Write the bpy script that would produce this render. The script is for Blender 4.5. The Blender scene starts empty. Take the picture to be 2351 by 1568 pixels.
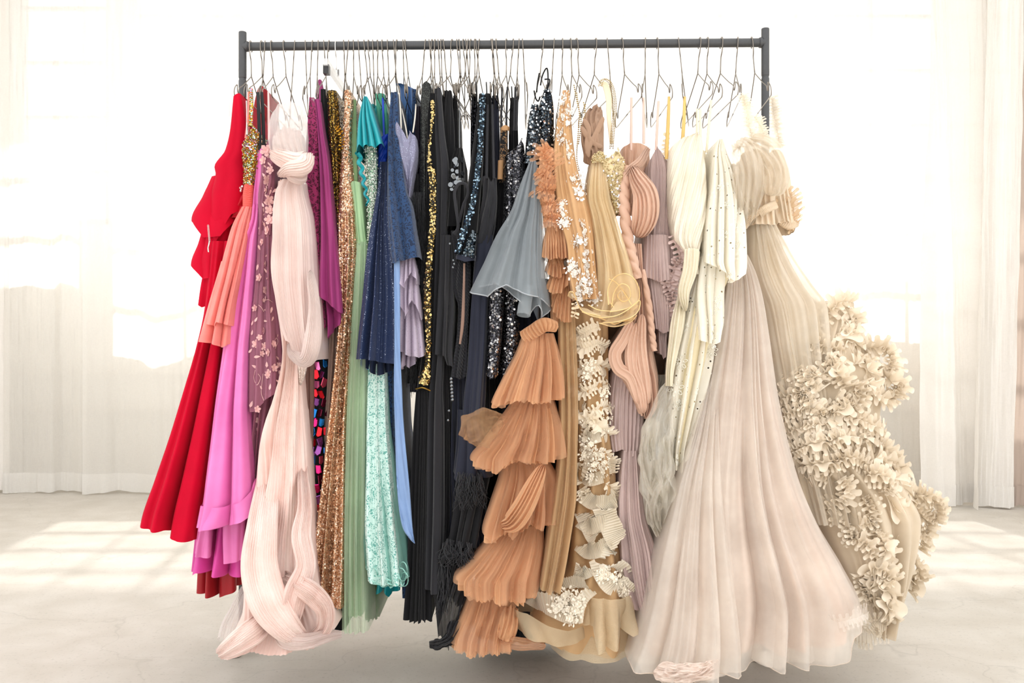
import bpy, math, random
import numpy as np
from mathutils import Vector, Matrix

# ---------------------------------------------------------------- camera, light, exposure
sc = bpy.context.scene
COL = sc.collection
CX, CY, F, CAMD, ZC = 1175.5, 784.0, 2047.0, 2.7, 0.957   # image centre, focal length in pixels, camera distance to the rail, eye height
cam_d = bpy.data.cameras.new('camera'); cam = bpy.data.objects.new('camera', cam_d); COL.objects.link(cam)
cam_d.sensor_width = 36.0; cam_d.lens = 36.0 * F / 2351.0
cam.location = (0, -CAMD, ZC); cam.rotation_euler = (math.pi / 2, 0, 0)
cam_d.clip_start = 0.05; cam_d.clip_end = 200
sc.camera = cam
world = bpy.data.worlds.new('daylight'); sc.world = world; world.use_nodes = True
bg = world.node_tree.nodes['Background']
bg.inputs[0].default_value = (1.0, 0.992, 0.980, 1); bg.inputs[1].default_value = 1.0
sun_d = bpy.data.lights.new('sun', 'SUN'); sun = bpy.data.objects.new('sun', sun_d); COL.objects.link(sun)
sun_d.energy = 7.5; sun_d.angle = math.radians(1.6); sun_d.color = (1.0, 0.965, 0.91)
sun.rotation_euler = Vector((0.12, -1, -1)).to_track_quat('-Z', 'Y').to_euler()
vs = sc.view_settings
vs.view_transform = 'Standard'; vs.look = 'None'; vs.gamma = 1.0; vs.use_curve_mapping = False
vs.exposure = 0.86
sc.cycles.transparent_max_bounces = 24; sc.cycles.use_adaptive_sampling = True; sc.cycles.adaptive_threshold = 0.06; sc.cycles.adaptive_min_samples = 16
sc.cycles.max_bounces = 6; sc.cycles.diffuse_bounces = 4; sc.cycles.glossy_bounces = 2; sc.cycles.transmission_bounces = 3

# ---------------------------------------------------------------- helpers
RNG = random.Random(7)
def lin(c):
    c = c / 255.0
    return c / 12.92 if c <= 0.04045 else ((c + 0.055) / 1.055) ** 2.4
def rgb(h):
    return (lin(int(h[0:2], 16)), lin(int(h[2:4], 16)), lin(int(h[4:6], 16)), 1.0)
def W(px, py, y):
    D = CAMD + y
    return np.array([(px - CX) * D / F, y, ZC - (py - CY) * D / F])
def floor_depth(py):
    return F * ZC / (py - CY) - CAMD

def pint(xs, ys, x):
    """monotone cubic interpolation through (xs, ys), clamped"""
    xs = np.asarray(xs, float); ys = np.asarray(ys, float); x = np.asarray(x, float)
    if len(xs) == 1: return np.full(x.shape, ys[0])
    h = np.diff(xs); d = np.diff(ys) / h
    m = np.zeros(len(xs)); m[0] = d[0]; m[-1] = d[-1]
    for i in range(1, len(xs) - 1):
        if d[i - 1] * d[i] > 0:
            w1 = 2 * h[i] + h[i - 1]; w2 = h[i] + 2 * h[i - 1]
            m[i] = (w1 + w2) / (w1 / d[i - 1] + w2 / d[i])
    xc = np.clip(x, xs[0], xs[-1])
    k = np.clip(np.searchsorted(xs, xc, side='right') - 1, 0, len(xs) - 2)
    t = (xc - xs[k]) / h[k]; t2 = t * t; t3 = t2 * t
    return ((2 * t3 - 3 * t2 + 1) * ys[k] + (t3 - 2 * t2 + t) * h[k] * m[k] + (-2 * t3 + 3 * t2) * ys[k + 1] + (t3 - t2) * h[k] * m[k + 1])

def vnoise(x, y, seed=0):
    x = np.asarray(x, float); y = np.asarray(y, float)
    xi = np.floor(x); yi = np.floor(y); fx = x - xi; fy = y - yi
    fx = fx * fx * (3 - 2 * fx); fy = fy * fy * (3 - 2 * fy)
    def h(a, b):
        v = np.sin(a * 127.1 + b * 311.7 + seed * 74.7) * 43758.5453
        return v - np.floor(v)
    return ((h(xi, yi) * (1 - fx) + h(xi + 1, yi) * fx) * (1 - fy) + (h(xi, yi + 1) * (1 - fx) + h(xi + 1, yi + 1) * fx) * fy) * 2 - 1

def base_of(parent):
    p = parent; v = np.zeros(3)
    while p is not None:
        v += np.array(p.location); p = p.parent
    return v

def mesh_obj(name, verts, faces, mat, parent=None, uv=None, smooth=True, loc=None, origin=None):
    """one mesh object; verts in world coordinates"""
    verts = np.asarray(verts, float)
    off = base_of(parent)
    if origin is not None: off = off + np.asarray(origin, float)
    me = bpy.data.meshes.new(name)
    me.from_pydata((verts - off).tolist(), [], faces)
    if uv is not None:
        l = me.uv_layers.new(name='UVMap')
        li = np.zeros(len(me.loops), dtype=np.int32); me.loops.foreach_get('vertex_index', li)
        l.data.foreach_set('uv', np.asarray(uv, dtype=np.float32)[li].ravel())
    if smooth: me.shade_smooth()
    if mat is not None: me.materials.append(mat)
    me.update()
    o = bpy.data.objects.new(name, me); COL.objects.link(o)
    if parent is not None: o.parent = parent
    if origin is not None: o.location = origin
    return o

def thing(name, label, cat, px, py, y=0.0, group=None):
    o = bpy.data.objects.new(name, None); COL.objects.link(o)
    o.empty_display_size = 0.05
    w = W(px, py, y); o.location = (w[0], w[1], max(0.0, w[2]))
    o['label'] = label; o['category'] = cat
    if group: o['group'] = group
    return o

def grid_faces(m, n, wrap=False, off=0):
    j = np.arange(m - 1)[:, None]; nn = n if wrap else n - 1
    i = np.arange(nn)[None, :]; i2 = (i + 1) % n
    a = j * n + i; b = j * n + i2; c = (j + 1) * n + i2; d = (j + 1) * n + i
    return (np.stack([a, d, c, b], -1).reshape(-1, 4) + off).tolist()

def wave(kind, ph):
    if kind == 'r': return 2 * np.abs(np.sin(np.pi * ph)) ** 0.75 - 1
    if kind == 'p':
        f = ph - np.floor(ph); return 1 - 2 * np.abs(2 * f - 1) ** 1.0
    if kind == 'k':                                # knife pleat: long rise, short fall
        f = ph - np.floor(ph); return np.where(f < 0.82, f / 0.82, (1 - f) / 0.18) * 2 - 1
    return np.sin(2 * np.pi * ph)

def foldsum(folds, u, s, seed):
    tot = np.zeros(np.broadcast(u, s).shape); FK = 1.45
    for k, f in enumerate(folds):
        n, a0, a1 = f[0], f[1], f[2]
        kind = f[3] if len(f) > 3 else 's'; slant = f[4] if len(f) > 4 else 0.0
        ph = f[5] if len(f) > 5 else 0.0; warp = f[6] if len(f) > 6 else 0.35
        w = warp * vnoise(u * 1.7 + 3 * k, s * 1.1 + k, seed + k)
        amp = a0 + (a1 - a0) * s
        tot = tot + (FK if kind in 'rs' else 1.0) * amp * wave(kind, n * (u + 1) / 2 + ph + slant * s + w) * (0.75 + 0.5 * vnoise(u * 2.3 + 9, s * 0.8 + 5, seed + 11 + k))
    return tot

def dep(v, py):
    if isinstance(v, (int, float)): return np.full(np.shape(py), float(v))
    return pint([a for a, b in v], [b for a, b in v], py)

def contour(v, u, default):
    """v: None, number or list of y across u = -1..1 (evenly spaced) or list of (x01, y)"""
    if v is None: return np.full(u.shape, float(default))
    if isinstance(v, (int, float)): return np.full(u.shape, float(v))
    if isinstance(v[0], tuple): return np.interp((u + 1) / 2, [a for a, b in v], [b for a, b in v])
    return np.interp((u + 1) / 2, np.linspace(0, 1, len(v)), v)

class Surf: pass
SEED = [1]
def tube(name, parent, mat, prof, yf=-0.2, yb=0.15, n=56, m=50, folds=(), hem=None, top=None, p=2.3, cap=None, jag=0.0, noise=0.0, wire=None, seed=None, inset=0.0):
    """a hanging garment piece: a rounded slab of cloth whose front runs at depth yf and back at yb; prof rows are (image y, left x, right x)"""
    if seed is None: SEED[0] += 1; seed = SEED[0]
    pa = np.array(prof, float)
    nb = max(10, n // 3)
    uf = np.linspace(-1, 1, n); ub = np.linspace(1, -1, nb + 2)[1:-1]
    u = np.concatenate([uf, ub]); front = np.concatenate([np.ones(n), np.zeros(nb)])
    s = np.linspace(0, 1, m)
    t0 = contour(top, u, pa[0, 0]); t1 = contour(hem, u, pa[-1, 0])
    if jag:
        t1 = t1 + jag * vnoise(u * n * 0.22, u * 0 + 0.5, seed + 31)
    U = np.broadcast_to(u, (m, n + nb)); S = np.broadcast_to(s[:, None], U.shape)
    PY = t0[None, :] + S * (t1 - t0)[None, :]
    xl = pint(pa[:, 0], pa[:, 1], PY) + inset; xr = pint(pa[:, 0], pa[:, 2], PY) - inset
    YF = dep(yf, PY) + inset * 0.0015; YB = dep(yb, PY) - inset * 0.0015
    half = (xr - xl) / 2 * (CAMD + YF) / F
    cp = np.minimum(np.clip(half * 1.0, 0.008, 0.14), np.maximum(0.006, (YB - YF) * 0.5)) if cap is None else np.full(PY.shape, cap)
    Dref = CAMD + YF + cp * 0.45
    X = ((xl + (U + 1) / 2 * (xr - xl)) - CX) * Dref / F
    Z = ZC - (PY - CY) * Dref / F
    au = np.abs(U); c = np.clip(1 - au ** p, 0, 1) ** (1 / p)
    fr = front[None, :]
    Y = np.where(fr > 0.5, YF + cp * (1 - c), YB - cp * (1 - c))
    nx = np.sign(U) * au ** (p - 1); ny = np.clip(1 - au ** p, 0, 1) ** ((p - 1) / p)
    ln = np.sqrt(nx * nx + ny * ny) + 1e-6; nx = nx / ln; ny = ny / ln
    dsp = foldsum(folds, U, S, seed)
    if noise: dsp = dsp + noise * (vnoise(U * 2.5, S * 5, seed + 3) + 0.5 * vnoise(U * 6, S * 11, seed + 4))
    edge = np.clip((1 - au) * 6, 0.25, 1)
    dsp = dsp * edge
    Y = Y + np.where(fr > 0.5, -1, 0.6) * dsp * ny
    X = X + dsp * nx * 0.6
    V = np.stack([X, Y, np.maximum(Z, 0.003)], -1)
    nn = n + nb
    uv = np.stack([np.where(fr > 0.5, (U + 1) / 2, 1 + (1 - U) / 2), 1 - S], -1)
    o = mesh_obj(name, V.reshape(-1, 3), grid_faces(m, nn, True), mat, parent, uv.reshape(-1, 2))
    r = Surf(); r.o = o; r.P = V[:, :n]
    r.N = normals(r.P); r.parent = parent
    if wire:
        tubewire(wire[0], o, wire[2], r.P[-1, ::2], wire[1])
    return r

def normals(P):
    du = np.gradient(P, axis=1); dv = np.gradient(P, axis=0)
    N = np.cross(du, dv); N /= (np.linalg.norm(N, axis=-1, keepdims=True) + 1e-9)
    fl = N[..., 1] > 0
    N[fl] *= -1
    return N

def proj(P):
    D = P[..., 1] + CAMD
    return CX + F * P[..., 0] / D, CY - F * (P[..., 2] - ZC) / D

def crom(P, m):
    P = np.asarray(P, float); k = len(P)
    if k == 2: t = np.linspace(0, 1, m)[:, None]; return P[0] + (P[1] - P[0]) * t
    E = np.vstack([2 * P[0] - P[1], P, 2 * P[-1] - P[-2]])
    t = np.linspace(0, k - 1 - 1e-9, m); i = np.floor(t).astype(int); f = (t - i)[:, None]
    a, b, c, d = E[i], E[i + 1], E[i + 2], E[i + 3]
    return 0.5 * (2 * b + (c - a) * f + (2 * a - 5 * b + 4 * c - d) * f ** 2 + (3 * b - a - 3 * c + d) * f ** 3)

def sweep(name, parent, mat, path, n=40, m=48, folds=(), p=2.2, roll=0.0, caps=(0, 0), noise=0.0, seed=None, ridge=0.0, ragged=0.0):
    """cloth bundle swept along a curve; path rows are (image x, image y, depth, width in image px, thickness in m)"""
    if seed is None: SEED[0] += 1; seed = SEED[0]
    A = np.array(path, float)
    C = np.array([W(a[0], a[1], a[2]) for a in A])
    wid = A[:, 3] * (CAMD + A[:, 2]) / F
    Q = crom(np.column_stack([C, wid, A[:, 4]]), m)
    c = Q[:, :3]; w = np.maximum(Q[:, 3], 0.001); th = np.maximum(Q[:, 4], 0.001)
    s = np.linspace(0, 1, m)
    if caps[0]: e = np.sqrt(np.clip(1 - (1 - np.clip(s / caps[0], 0, 1)) ** 2, 0.0004, 1)); w = w * e; th = th * e
    if caps[1]: e = np.sqrt(np.clip(1 - (1 - np.clip((1 - s) / caps[1], 0, 1)) ** 2, 0.0004, 1)); w = w * e; th = th * e
    if ragged: w = w * (1 + ragged * vnoise(s * 7, s * 0, seed + 40) + 0.5 * ragged * vnoise(s * 17, s * 0, seed + 41))
    t = np.gradient(c, axis=0); t /= (np.linalg.norm(t, axis=1, keepdims=True) + 1e-9)
    view = c - np.array([0, -CAMD, ZC]); view /= np.linalg.norm(view, axis=1, keepdims=True)
    a = np.cross(view, t); la = np.linalg.norm(a, axis=1, keepdims=True)
    a = a / (la + 1e-6)
    for i in range(1, m):
        if np.dot(a[i], a[i - 1]) < 0: a[i] *= -1
    b = np.cross(t, a); fl = (b * view).sum(1) > 0; b[fl] *= -1       # b points to the viewer
    if roll:
        rr = roll * s[:, None]; a, b = a * np.cos(rr) + b * np.sin(rr), b * np.cos(rr) - a * np.sin(rr)
    nb = max(8, n // 3)
    uf = np.linspace(-1, 1, n); ub = np.linspace(1, -1, nb + 2)[1:-1]
    u = np.concatenate([uf, ub]); fr = np.concatenate([np.ones(n), -np.ones(nb)])
    U = np.broadcast_to(u, (m, n + nb)); S = np.broadcast_to(s[:, None], U.shape)
    au = np.abs(U); cc = np.clip(1 - au ** p, 0, 1) ** (1 / p)
    dsp = foldsum(folds, U, S, seed)
    if noise: dsp = dsp + noise * (vnoise(U * 2.5, S * 5, seed + 3) + 0.5 * vnoise(U * 6, S * 11, seed + 4))
    if ridge: dsp = dsp + ridge * ((1 - 2.2 * np.abs(vnoise(U * 2.2 + S * 3, S * 5 - U, seed + 21))) + 0.6 * (1 - 2.2 * np.abs(vnoise(U * 4 - S * 4, S * 9 + U * 2, seed + 22))))
    dsp = dsp * np.clip((1 - au) * 6, 0.2, 1)
    scale = np.minimum(1, th / (th.max() + 1e-9) + 0.3)[:, None]
    off = fr[None, :] * (th[:, None] / 2 * cc + dsp * scale)
    V = c[:, None, :] + a[:, None, :] * (U * w[:, None] / 2)[..., None] + b[:, None, :] * off[..., None]
    V[..., 2] = np.maximum(V[..., 2], 0.003)
    uv = np.stack([np.where(fr[None, :] > 0, (U + 1) / 2, 1 + (1 - U) / 2), 1 - S], -1)
    o = mesh_obj(name, V.reshape(-1, 3), grid_faces(m, n + nb, True), mat, parent, uv.reshape(-1, 2))
    r = Surf(); r.o = o; r.P = V[:, :n]; r.N = normals(r.P); r.parent = parent
    return r

def tubemesh(P, rad, k=5):
    P = np.asarray(P, float); m = len(P)
    t = np.gradient(P, axis=0); t /= (np.linalg.norm(t, axis=1, keepdims=True) + 1e-9)
    ref = np.array([0.31, 0.2, 0.93]) if abs(t[0, 2]) < 0.9 else np.array([0.9, 0.3, 0.1])
    a = np.cross(t, ref); a /= (np.linalg.norm(a, axis=1, keepdims=True) + 1e-9)
    for i in range(1, m):                       # parallel transport
        v = a[i - 1] - t[i] * np.dot(a[i - 1], t[i]); a[i] = v / (np.linalg.norm(v) + 1e-9)
    b = np.cross(t, a)
    ang = np.linspace(0, 2 * np.pi, k, endpoint=False)
    rad = np.broadcast_to(np.asarray(rad, float), (m,))
    V = P[:, None, :] + rad[:, None, None] * (a[:, None, :] * np.cos(ang)[None, :, None] + b[:, None, :] * np.sin(ang)[None, :, None])
    f = grid_faces(m, k, True)
    f.append(list(range(k))); f.append([(m - 1) * k + q for q in range(k)][::-1])
    return V.reshape(-1, 3), f
def tubewire(name, parent, mat, P, rad, k=5):
    v, f = tubemesh(P, rad, k); return mesh_obj(name, v, f, mat, parent)
def wirepx(name, parent, mat, path, rad, m=40, k=5):
    C = np.array([W(*a) for a in path]); return tubewire(name, parent, mat, crom(C, m), rad, k)

class Bag:
    """collects shapes into one mesh"""
    def __init__(s): s.v = []; s.f = []; s.n = 0
    def add(s, v, f):
        v = np.asarray(v, float); s.v.append(v); s.f.extend([[i + s.n for i in q] for q in f]); s.n += len(v)
    def build(s, name, mat, parent=None, smooth=True, kind=None, label=None):
        o = mesh_obj(name, np.vstack(s.v), s.f, mat, parent, smooth=smooth)
        if kind: o['kind'] = kind
        if label: o['label'] = label
        return o

def box(bag, x0, x1, y0, y1, z0, z1):
    v = [(x, y, z) for x in (x0, x1) for y in (y0, y1) for z in (z0, z1)]
    bag.add(v, [[0, 1, 3, 2], [4, 6, 7, 5], [0, 4, 5, 1], [2, 3, 7, 6], [0, 2, 6, 4], [1, 5, 7, 3]])

def ruffle_bag(bag, path, height, amp, waves, tilt=0.6, m=None, both=True, seed=0, rows=6, nrm=(0, -1, 0), depthjit=0.0, taper=0.12):
    """gathered ruffle: a strip rooted on the path whose free edge snakes from side to side; path rows (image x, image y, depth); height, amp in m"""
    if m is None: m = int(waves * 13) + 8
    C = crom(np.array([W(*a) for a in path]), m)
    t = np.gradient(C, axis=0); t /= (np.linalg.norm(t, axis=1, keepdims=True) + 1e-9)
    nr = np.array(nrm, float); nr = nr / np.linalg.norm(nr)
    nr = nr[None, :] - t * (t @ nr)[:, None]; nr /= (np.linalg.norm(nr, axis=1, keepdims=True) + 1e-9)
    b = np.cross(t, nr)
    s = np.linspace(0, 1, m)
    env = np.clip(np.minimum(s, 1 - s) / taper, 0.35, 1) if taper else np.ones(m)
    for side in ((1, -1) if both else (1,)):
        ph = 2 * np.pi * (waves * s + 0.6 * vnoise(s * waves * 0.37, s * 0 + side, seed + 5) + (0.25 if side < 0 else 0))
        hv = height * env * (0.8 + 0.35 * vnoise(s * waves * 0.5, s * 0 + 3 * side, seed + 8))
        rows_v = np.linspace(0, 1, rows)
        V = []
        for v in rows_v:
            off_n = hv * v * math.cos(tilt) * (1 - 0.25 * v)
            off_b = side * hv * v * math.sin(tilt) + amp * v ** 0.6 * np.sin(ph)
            off_t = -amp * 0.28 * v * np.sin(2 * ph)
            V.append(C + nr * off_n[:, None] + b * off_b[:, None] + t * off_t[:, None])
        V = np.stack(V, 0)
        V[..., 2] = np.maximum(V[..., 2], 0.003)
        bag.add(V.reshape(-1, 3), grid_faces(rows, m))
def ruffle(name, parent, mat, path, height, amp, waves, **k):
    bag = Bag(); ruffle_bag(bag, path, height, amp, waves, **k); return bag.build(name, mat, parent)

def near(surf, px, py):
    X, Y = proj(surf.P); d = (X - px) ** 2 + (Y - py) ** 2
    j, i = np.unravel_index(np.argmin(d), d.shape)
    return surf.P[j, i], surf.N[j, i]
def near_exact(surf, px, py):
    """point at that image spot on the surface's depth"""
    P, N = near(surf, px, py)
    return W(px, py, P[1]), N
def frame_of(N, ang=0.0):
    N = N / (np.linalg.norm(N) + 1e-9)
    a = np.cross(np.array([0, 0, 1.0]), N); a /= (np.linalg.norm(a) + 1e-9); b = np.cross(N, a)
    return a * math.cos(ang) + b * math.sin(ang), -a * math.sin(ang) + b * math.cos(ang), N

def petal(bag, P, fr, r, w, ang, lift=0.25, r0=0.0):
    a, b, n = fr
    d = a * math.cos(ang) + b * math.sin(ang); e = -a * math.sin(ang) + b * math.cos(ang)
    pts = [P + d * r0]
    for (q, ww, l) in ((0.35, 0.75, 0.3), (0.72, 1.0, 0.8)):
        pts += [P + d * (r0 + (r - r0) * q) + e * w * ww * 0.5 + n * l * lift * r, P + d * (r0 + (r - r0) * q) - e * w * ww * 0.5 + n * l * lift * r]
    pts.append(P + d * r + n * lift * r)
    bag.add(pts, [[0, 1, 2], [1, 3, 4, 2], [3, 5, 4]])
def flower(bag, P, N, r, k=5, ang=0.0, lift=0.3):
    fr = frame_of(N); P = P + fr[2] * 0.002
    for q in range(k): petal(bag, P, fr, r, r * 0.72, ang + 2 * math.pi * q / k, lift)
    for q in range(k): petal(bag, P + fr[2] * 0.002, fr, r * 0.45, r * 0.45, ang + 0.5 + 2 * math.pi * q / k, 0.8)
def leaf(bag, P, N, r, ang, w=0.45):
    fr = frame_of(N); petal(bag, P + fr[2] * 0.002, fr, r, r * w, ang, 0.12)
def ring(bag, P, N, r, rad, sx=1.0, ang=0.0, k=10):
    a, b, n = frame_of(N, ang); t = np.linspace(0, 2 * np.pi, k, endpoint=False)
    v = []; q = 4
    for th in t:
        d = a * math.cos(th) * sx + b * math.sin(th)
        for w in range(q):
            f = 2 * np.pi * w / q
            v.append(P + d * (r + rad * math.cos(f)) + n * (rad * math.sin(f) + rad * 0.6))
    bag.add(v, [[i * q + w, ((i + 1) % k) * q + w, ((i + 1) % k) * q + (w + 1) % q, i * q + (w + 1) % q] for i in range(k) for w in range(q)])
def scatter(name, surf, mat, count, r, mask=None, tilt=0.6, seed=0, sub=None, k=6, lift=0.0015, dome=False):
    """many small sequins or beads sewn over a surface: too small to pick apart"""
    rg = np.random.RandomState(seed + 17); m, n = surf.P.shape[:2]; bag = Bag(); made = 0; tries = 0
    while made < count and tries < count * 12:
        tries += 1
        j = rg.randint(0, m - 1); i = rg.randint(0, n - 1); f, g = rg.rand(2)
        P = (surf.P[j, i] * (1 - f) + surf.P[j + 1, i] * f) * (1 - g) + (surf.P[j, i + 1] * (1 - f) + surf.P[j + 1, i + 1] * f) * g
        N = surf.N[j, i]
        if mask is not None:
            x, y = proj(P)
            if not mask(x, y, rg): continue
        N = N + rg.randn(3) * tilt * 0.5; N /= np.linalg.norm(N) + 1e-9
        a, b, nn = frame_of(N, rg.rand() * 6)
        rr = r * (0.7 + 0.6 * rg.rand()); P = P + nn * (lift + rr * 0.3)
        th = np.linspace(0, 2 * np.pi, k, endpoint=False)
        v = P[None] + rr * (np.cos(th)[:, None] * a + np.sin(th)[:, None] * b)
        if dome:
            bag.add(np.vstack([v, P + nn * rr * 0.9]), [[q, (q + 1) % k, k] for q in range(k)])
        else: bag.add(v, [list(range(k))])
        made += 1
    if not bag.v: return None
    return bag.build(name, mat, surf.o if sub is None else sub, smooth=False, kind='stuff')
def fringe(name, parent, mat, x0, x1, y0, y1, depth, count, seed=0, rad=0.0012, curl=0.012, dy=20, ddepth=0.03, skew=0.0):
    rg = np.random.RandomState(seed + 3); bag = Bag()
    for q in range(count):
        fx = rg.rand(); x = x0 + (x1 - x0) * fx; yy0 = y0 + rg.rand() * dy - skew * (fx - 0.5); yy1 = y1 - rg.rand() * dy - skew * (fx - 0.5); d = depth + (rg.rand() - 0.5) * ddepth
        mm = 9; t = np.linspace(0, 1, mm)
        A = W(x, yy0, d); B = W(x + rg.randn() * 6, yy1, d)
        P = A[None] + (B - A)[None] * t[:, None]
        P[:, 0] += curl * np.sin(t * (2 + 3 * rg.rand()) + rg.rand() * 6) * t; P[:, 1] += curl * np.cos(t * 3 + rg.rand() * 6) * t
        v, f = tubemesh(P, rad * (1 - 0.6 * t), 3); bag.add(v, f)
    return bag.build(name, mat, parent, kind='stuff')

# ---------------------------------------------------------------- materials
MATS = {}
def nodes(name):
    m = bpy.data.materials.new(name); m.use_nodes = True
    nt = m.node_tree; nt.nodes.clear()
    out = nt.nodes.new('ShaderNodeOutputMaterial')
    return m, nt, nt.nodes, nt.links, out
def N_(nt, t, **k):
    n = nt.nodes.new(t)
    for a, v in k.items():
        if a.startswith('i_'): n.inputs[int(a[2:])].default_value = v
        else: setattr(n, a, v)
    return n
def mixrgb(nt, fac, a, b, blend='MIX'):
    n = nt.nodes.new('ShaderNodeMix'); n.data_type = 'RGBA'; n.blend_type = blend
    for sock, v in ((n.inputs[0], fac), (n.inputs[6], a), (n.inputs[7], b)):
        if hasattr(v, 'is_linked') or hasattr(v, 'links'): nt.links.new(v, sock)
        else: sock.default_value = v
    return n.outputs[2]
def ramp(nt, fac, stops, interp='LINEAR'):
    r = nt.nodes.new('ShaderNodeValToRGB'); r.color_ramp.interpolation = interp
    e = r.color_ramp.elements
    while len(e) < len(stops): e.new(0.5)
    for q, (p, c) in zip(e, stops):
        q.position = p; q.color = c if not isinstance(c, (int, float)) else (c, c, c, 1)
    nt.links.new(fac, r.inputs[0]); return r.outputs[0]
def math_(nt, op, a, b=None, clamp=False):
    n = nt.nodes.new('ShaderNodeMath'); n.operation = op; n.use_clamp = clamp
    for i, v in enumerate((a, b)):
        if v is None: continue
        if isinstance(v, (int, float)): n.inputs[i].default_value = v
        else: nt.links.new(v, n.inputs[i])
    return n.outputs[0]

def cloth(name, col, rough=0.8, sheen=0.15, spec=0.25, trans=0.0, alpha=1.0, pleat=0, pleat_h=0.003, weave=900.0, weave_s=0.08, vary=0.06, col2=None, slant=0.0, metallic=0.0, crumple=0.0, tint=None, sparkle=0.0):
    """woven cloth; alpha < 1 is an open net (tulle); pleat = fine pressed pleats across the width"""
    if name in MATS: return MATS[name]
    m, nt, nd, lk, out = nodes(name)
    tc = N_(nt, 'ShaderNodeTexCoord')
    b = N_(nt, 'ShaderNodeBsdfPrincipled')
    c = rgb(col)
    nz = N_(nt, 'ShaderNodeTexNoise'); nz.inputs['Scale'].default_value = 9.0; nz.inputs['Detail'].default_value = 5.0; lk.new(tc.outputs['Object'], nz.inputs['Vector'])
    lo = tuple(max(0, x * (1 - vary * 2)) for x in c[:3]) + (1,); hi = tuple(min(1, x * (1 + vary)) for x in c[:3]) + (1,)
    if col2: hi = rgb(col2)
    base = ramp(nt, nz.outputs['Fac'], [(0.3, lo), (0.7, hi)])
    lk.new(base, b.inputs['Base Color'])
    b.inputs['Roughness'].default_value = rough; b.inputs['Specular IOR Level'].default_value = spec; b.inputs['Metallic'].default_value = metallic
    b.inputs['Sheen Weight'].default_value = sheen; b.inputs['Sheen Roughness'].default_value = 0.5
    b.inputs['Sheen Tint'].default_value = tuple(0.5 + 0.5 * x for x in c[:3]) + (1,)
    wv = N_(nt, 'ShaderNodeTexNoise'); wv.inputs['Scale'].default_value = weave; wv.inputs['Detail'].default_value = 2.0; lk.new(tc.outputs['Object'], wv.inputs['Vector'])
    bp = N_(nt, 'ShaderNodeBump'); bp.inputs['Strength'].default_value = weave_s; bp.inputs['Distance'].default_value = 0.001; lk.new(wv.outputs['Fac'], bp.inputs['Height'])
    nrm = bp.outputs[0]
    if crumple:
        cn = N_(nt, 'ShaderNodeTexNoise'); cn.inputs['Scale'].default_value = 28.0; cn.inputs['Detail'].default_value = 3.0; cn.inputs['Distortion'].default_value = 1.2; lk.new(tc.outputs['Object'], cn.inputs['Vector'])
        b2 = N_(nt, 'ShaderNodeBump'); b2.inputs['Strength'].default_value = crumple; b2.inputs['Distance'].default_value = 0.012; lk.new(cn.outputs['Fac'], b2.inputs['Height']); lk.new(nrm, b2.inputs['Normal']); nrm = b2.outputs[0]
    if pleat:
        sx = N_(nt, 'ShaderNodeSeparateXYZ'); lk.new(tc.outputs['UV'], sx.inputs[0])
        nz2 = N_(nt, 'ShaderNodeTexNoise'); nz2.inputs['Scale'].default_value = 6.0; lk.new(tc.outputs['Object'], nz2.inputs['Vector'])
        x = math_(nt, 'MULTIPLY', sx.outputs[0], float(pleat))
        x = math_(nt, 'ADD', x, math_(nt, 'MULTIPLY', sx.outputs[1], float(slant)))
        x = math_(nt, 'ADD', x, math_(nt, 'MULTIPLY', nz2.outputs['Fac'], 2.0))
        h = math_(nt, 'PINGPONG', x, 0.5)
        b3 = N_(nt, 'ShaderNodeBump'); b3.inputs['Strength'].default_value = 0.9; b3.inputs['Distance'].default_value = pleat_h; lk.new(h, b3.inputs['Height']); lk.new(nrm, b3.inputs['Normal']); nrm = b3.outputs[0]
    if sparkle:
        vo = N_(nt, 'ShaderNodeTexVoronoi'); vo.inputs['Scale'].default_value = 850.0; lk.new(tc.outputs['Object'], vo.inputs['Vector'])
        sv = N_(nt, 'ShaderNodeSeparateColor'); lk.new(vo.outputs['Color'], sv.inputs[0])
        k = math_(nt, 'GREATER_THAN', sv.outputs[0], 1 - sparkle)
        lk.new(mixrgb(nt, k, base, (0.45, 0.5, 0.62, 1)), b.inputs['Base Color']); lk.new(k, b.inputs['Metallic'])
        lk.new(math_(nt, 'SUBTRACT', rough, math_(nt, 'MULTIPLY', k, rough - 0.25)), b.inputs['Roughness'])
    lk.new(nrm, b.inputs['Normal'])
    sh = b.outputs[0]
    if trans:
        tr = N_(nt, 'ShaderNodeBsdfTranslucent'); lk.new(base, tr.inputs[0]); lk.new(nrm, tr.inputs[1])
        mx = N_(nt, 'ShaderNodeMixShader'); mx.inputs[0].default_value = trans; lk.new(sh, mx.inputs[1]); lk.new(tr.outputs[0], mx.inputs[2]); sh = mx.outputs[0]
    if alpha < 1:
        tp = N_(nt, 'ShaderNodeBsdfTransparent')
        if tint: tp.inputs[0].default_value = rgb(tint)
        mx = N_(nt, 'ShaderNodeMixShader')
        vn = N_(nt, 'ShaderNodeTexNoise'); vn.inputs['Scale'].default_value = 30.0; lk.new(tc.outputs['Object'], vn.inputs['Vector'])
        fac = math_(nt, 'ADD', math_(nt, 'MULTIPLY', vn.outputs['Fac'], 0.08), alpha - 0.04, True)
        lk.new(fac, mx.inputs[0]); lk.new(tp.outputs[0], mx.inputs[1]); lk.new(sh, mx.inputs[2]); sh = mx.outputs[0]
    lk.new(sh, out.inputs[0]); MATS[name] = m; return m

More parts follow.
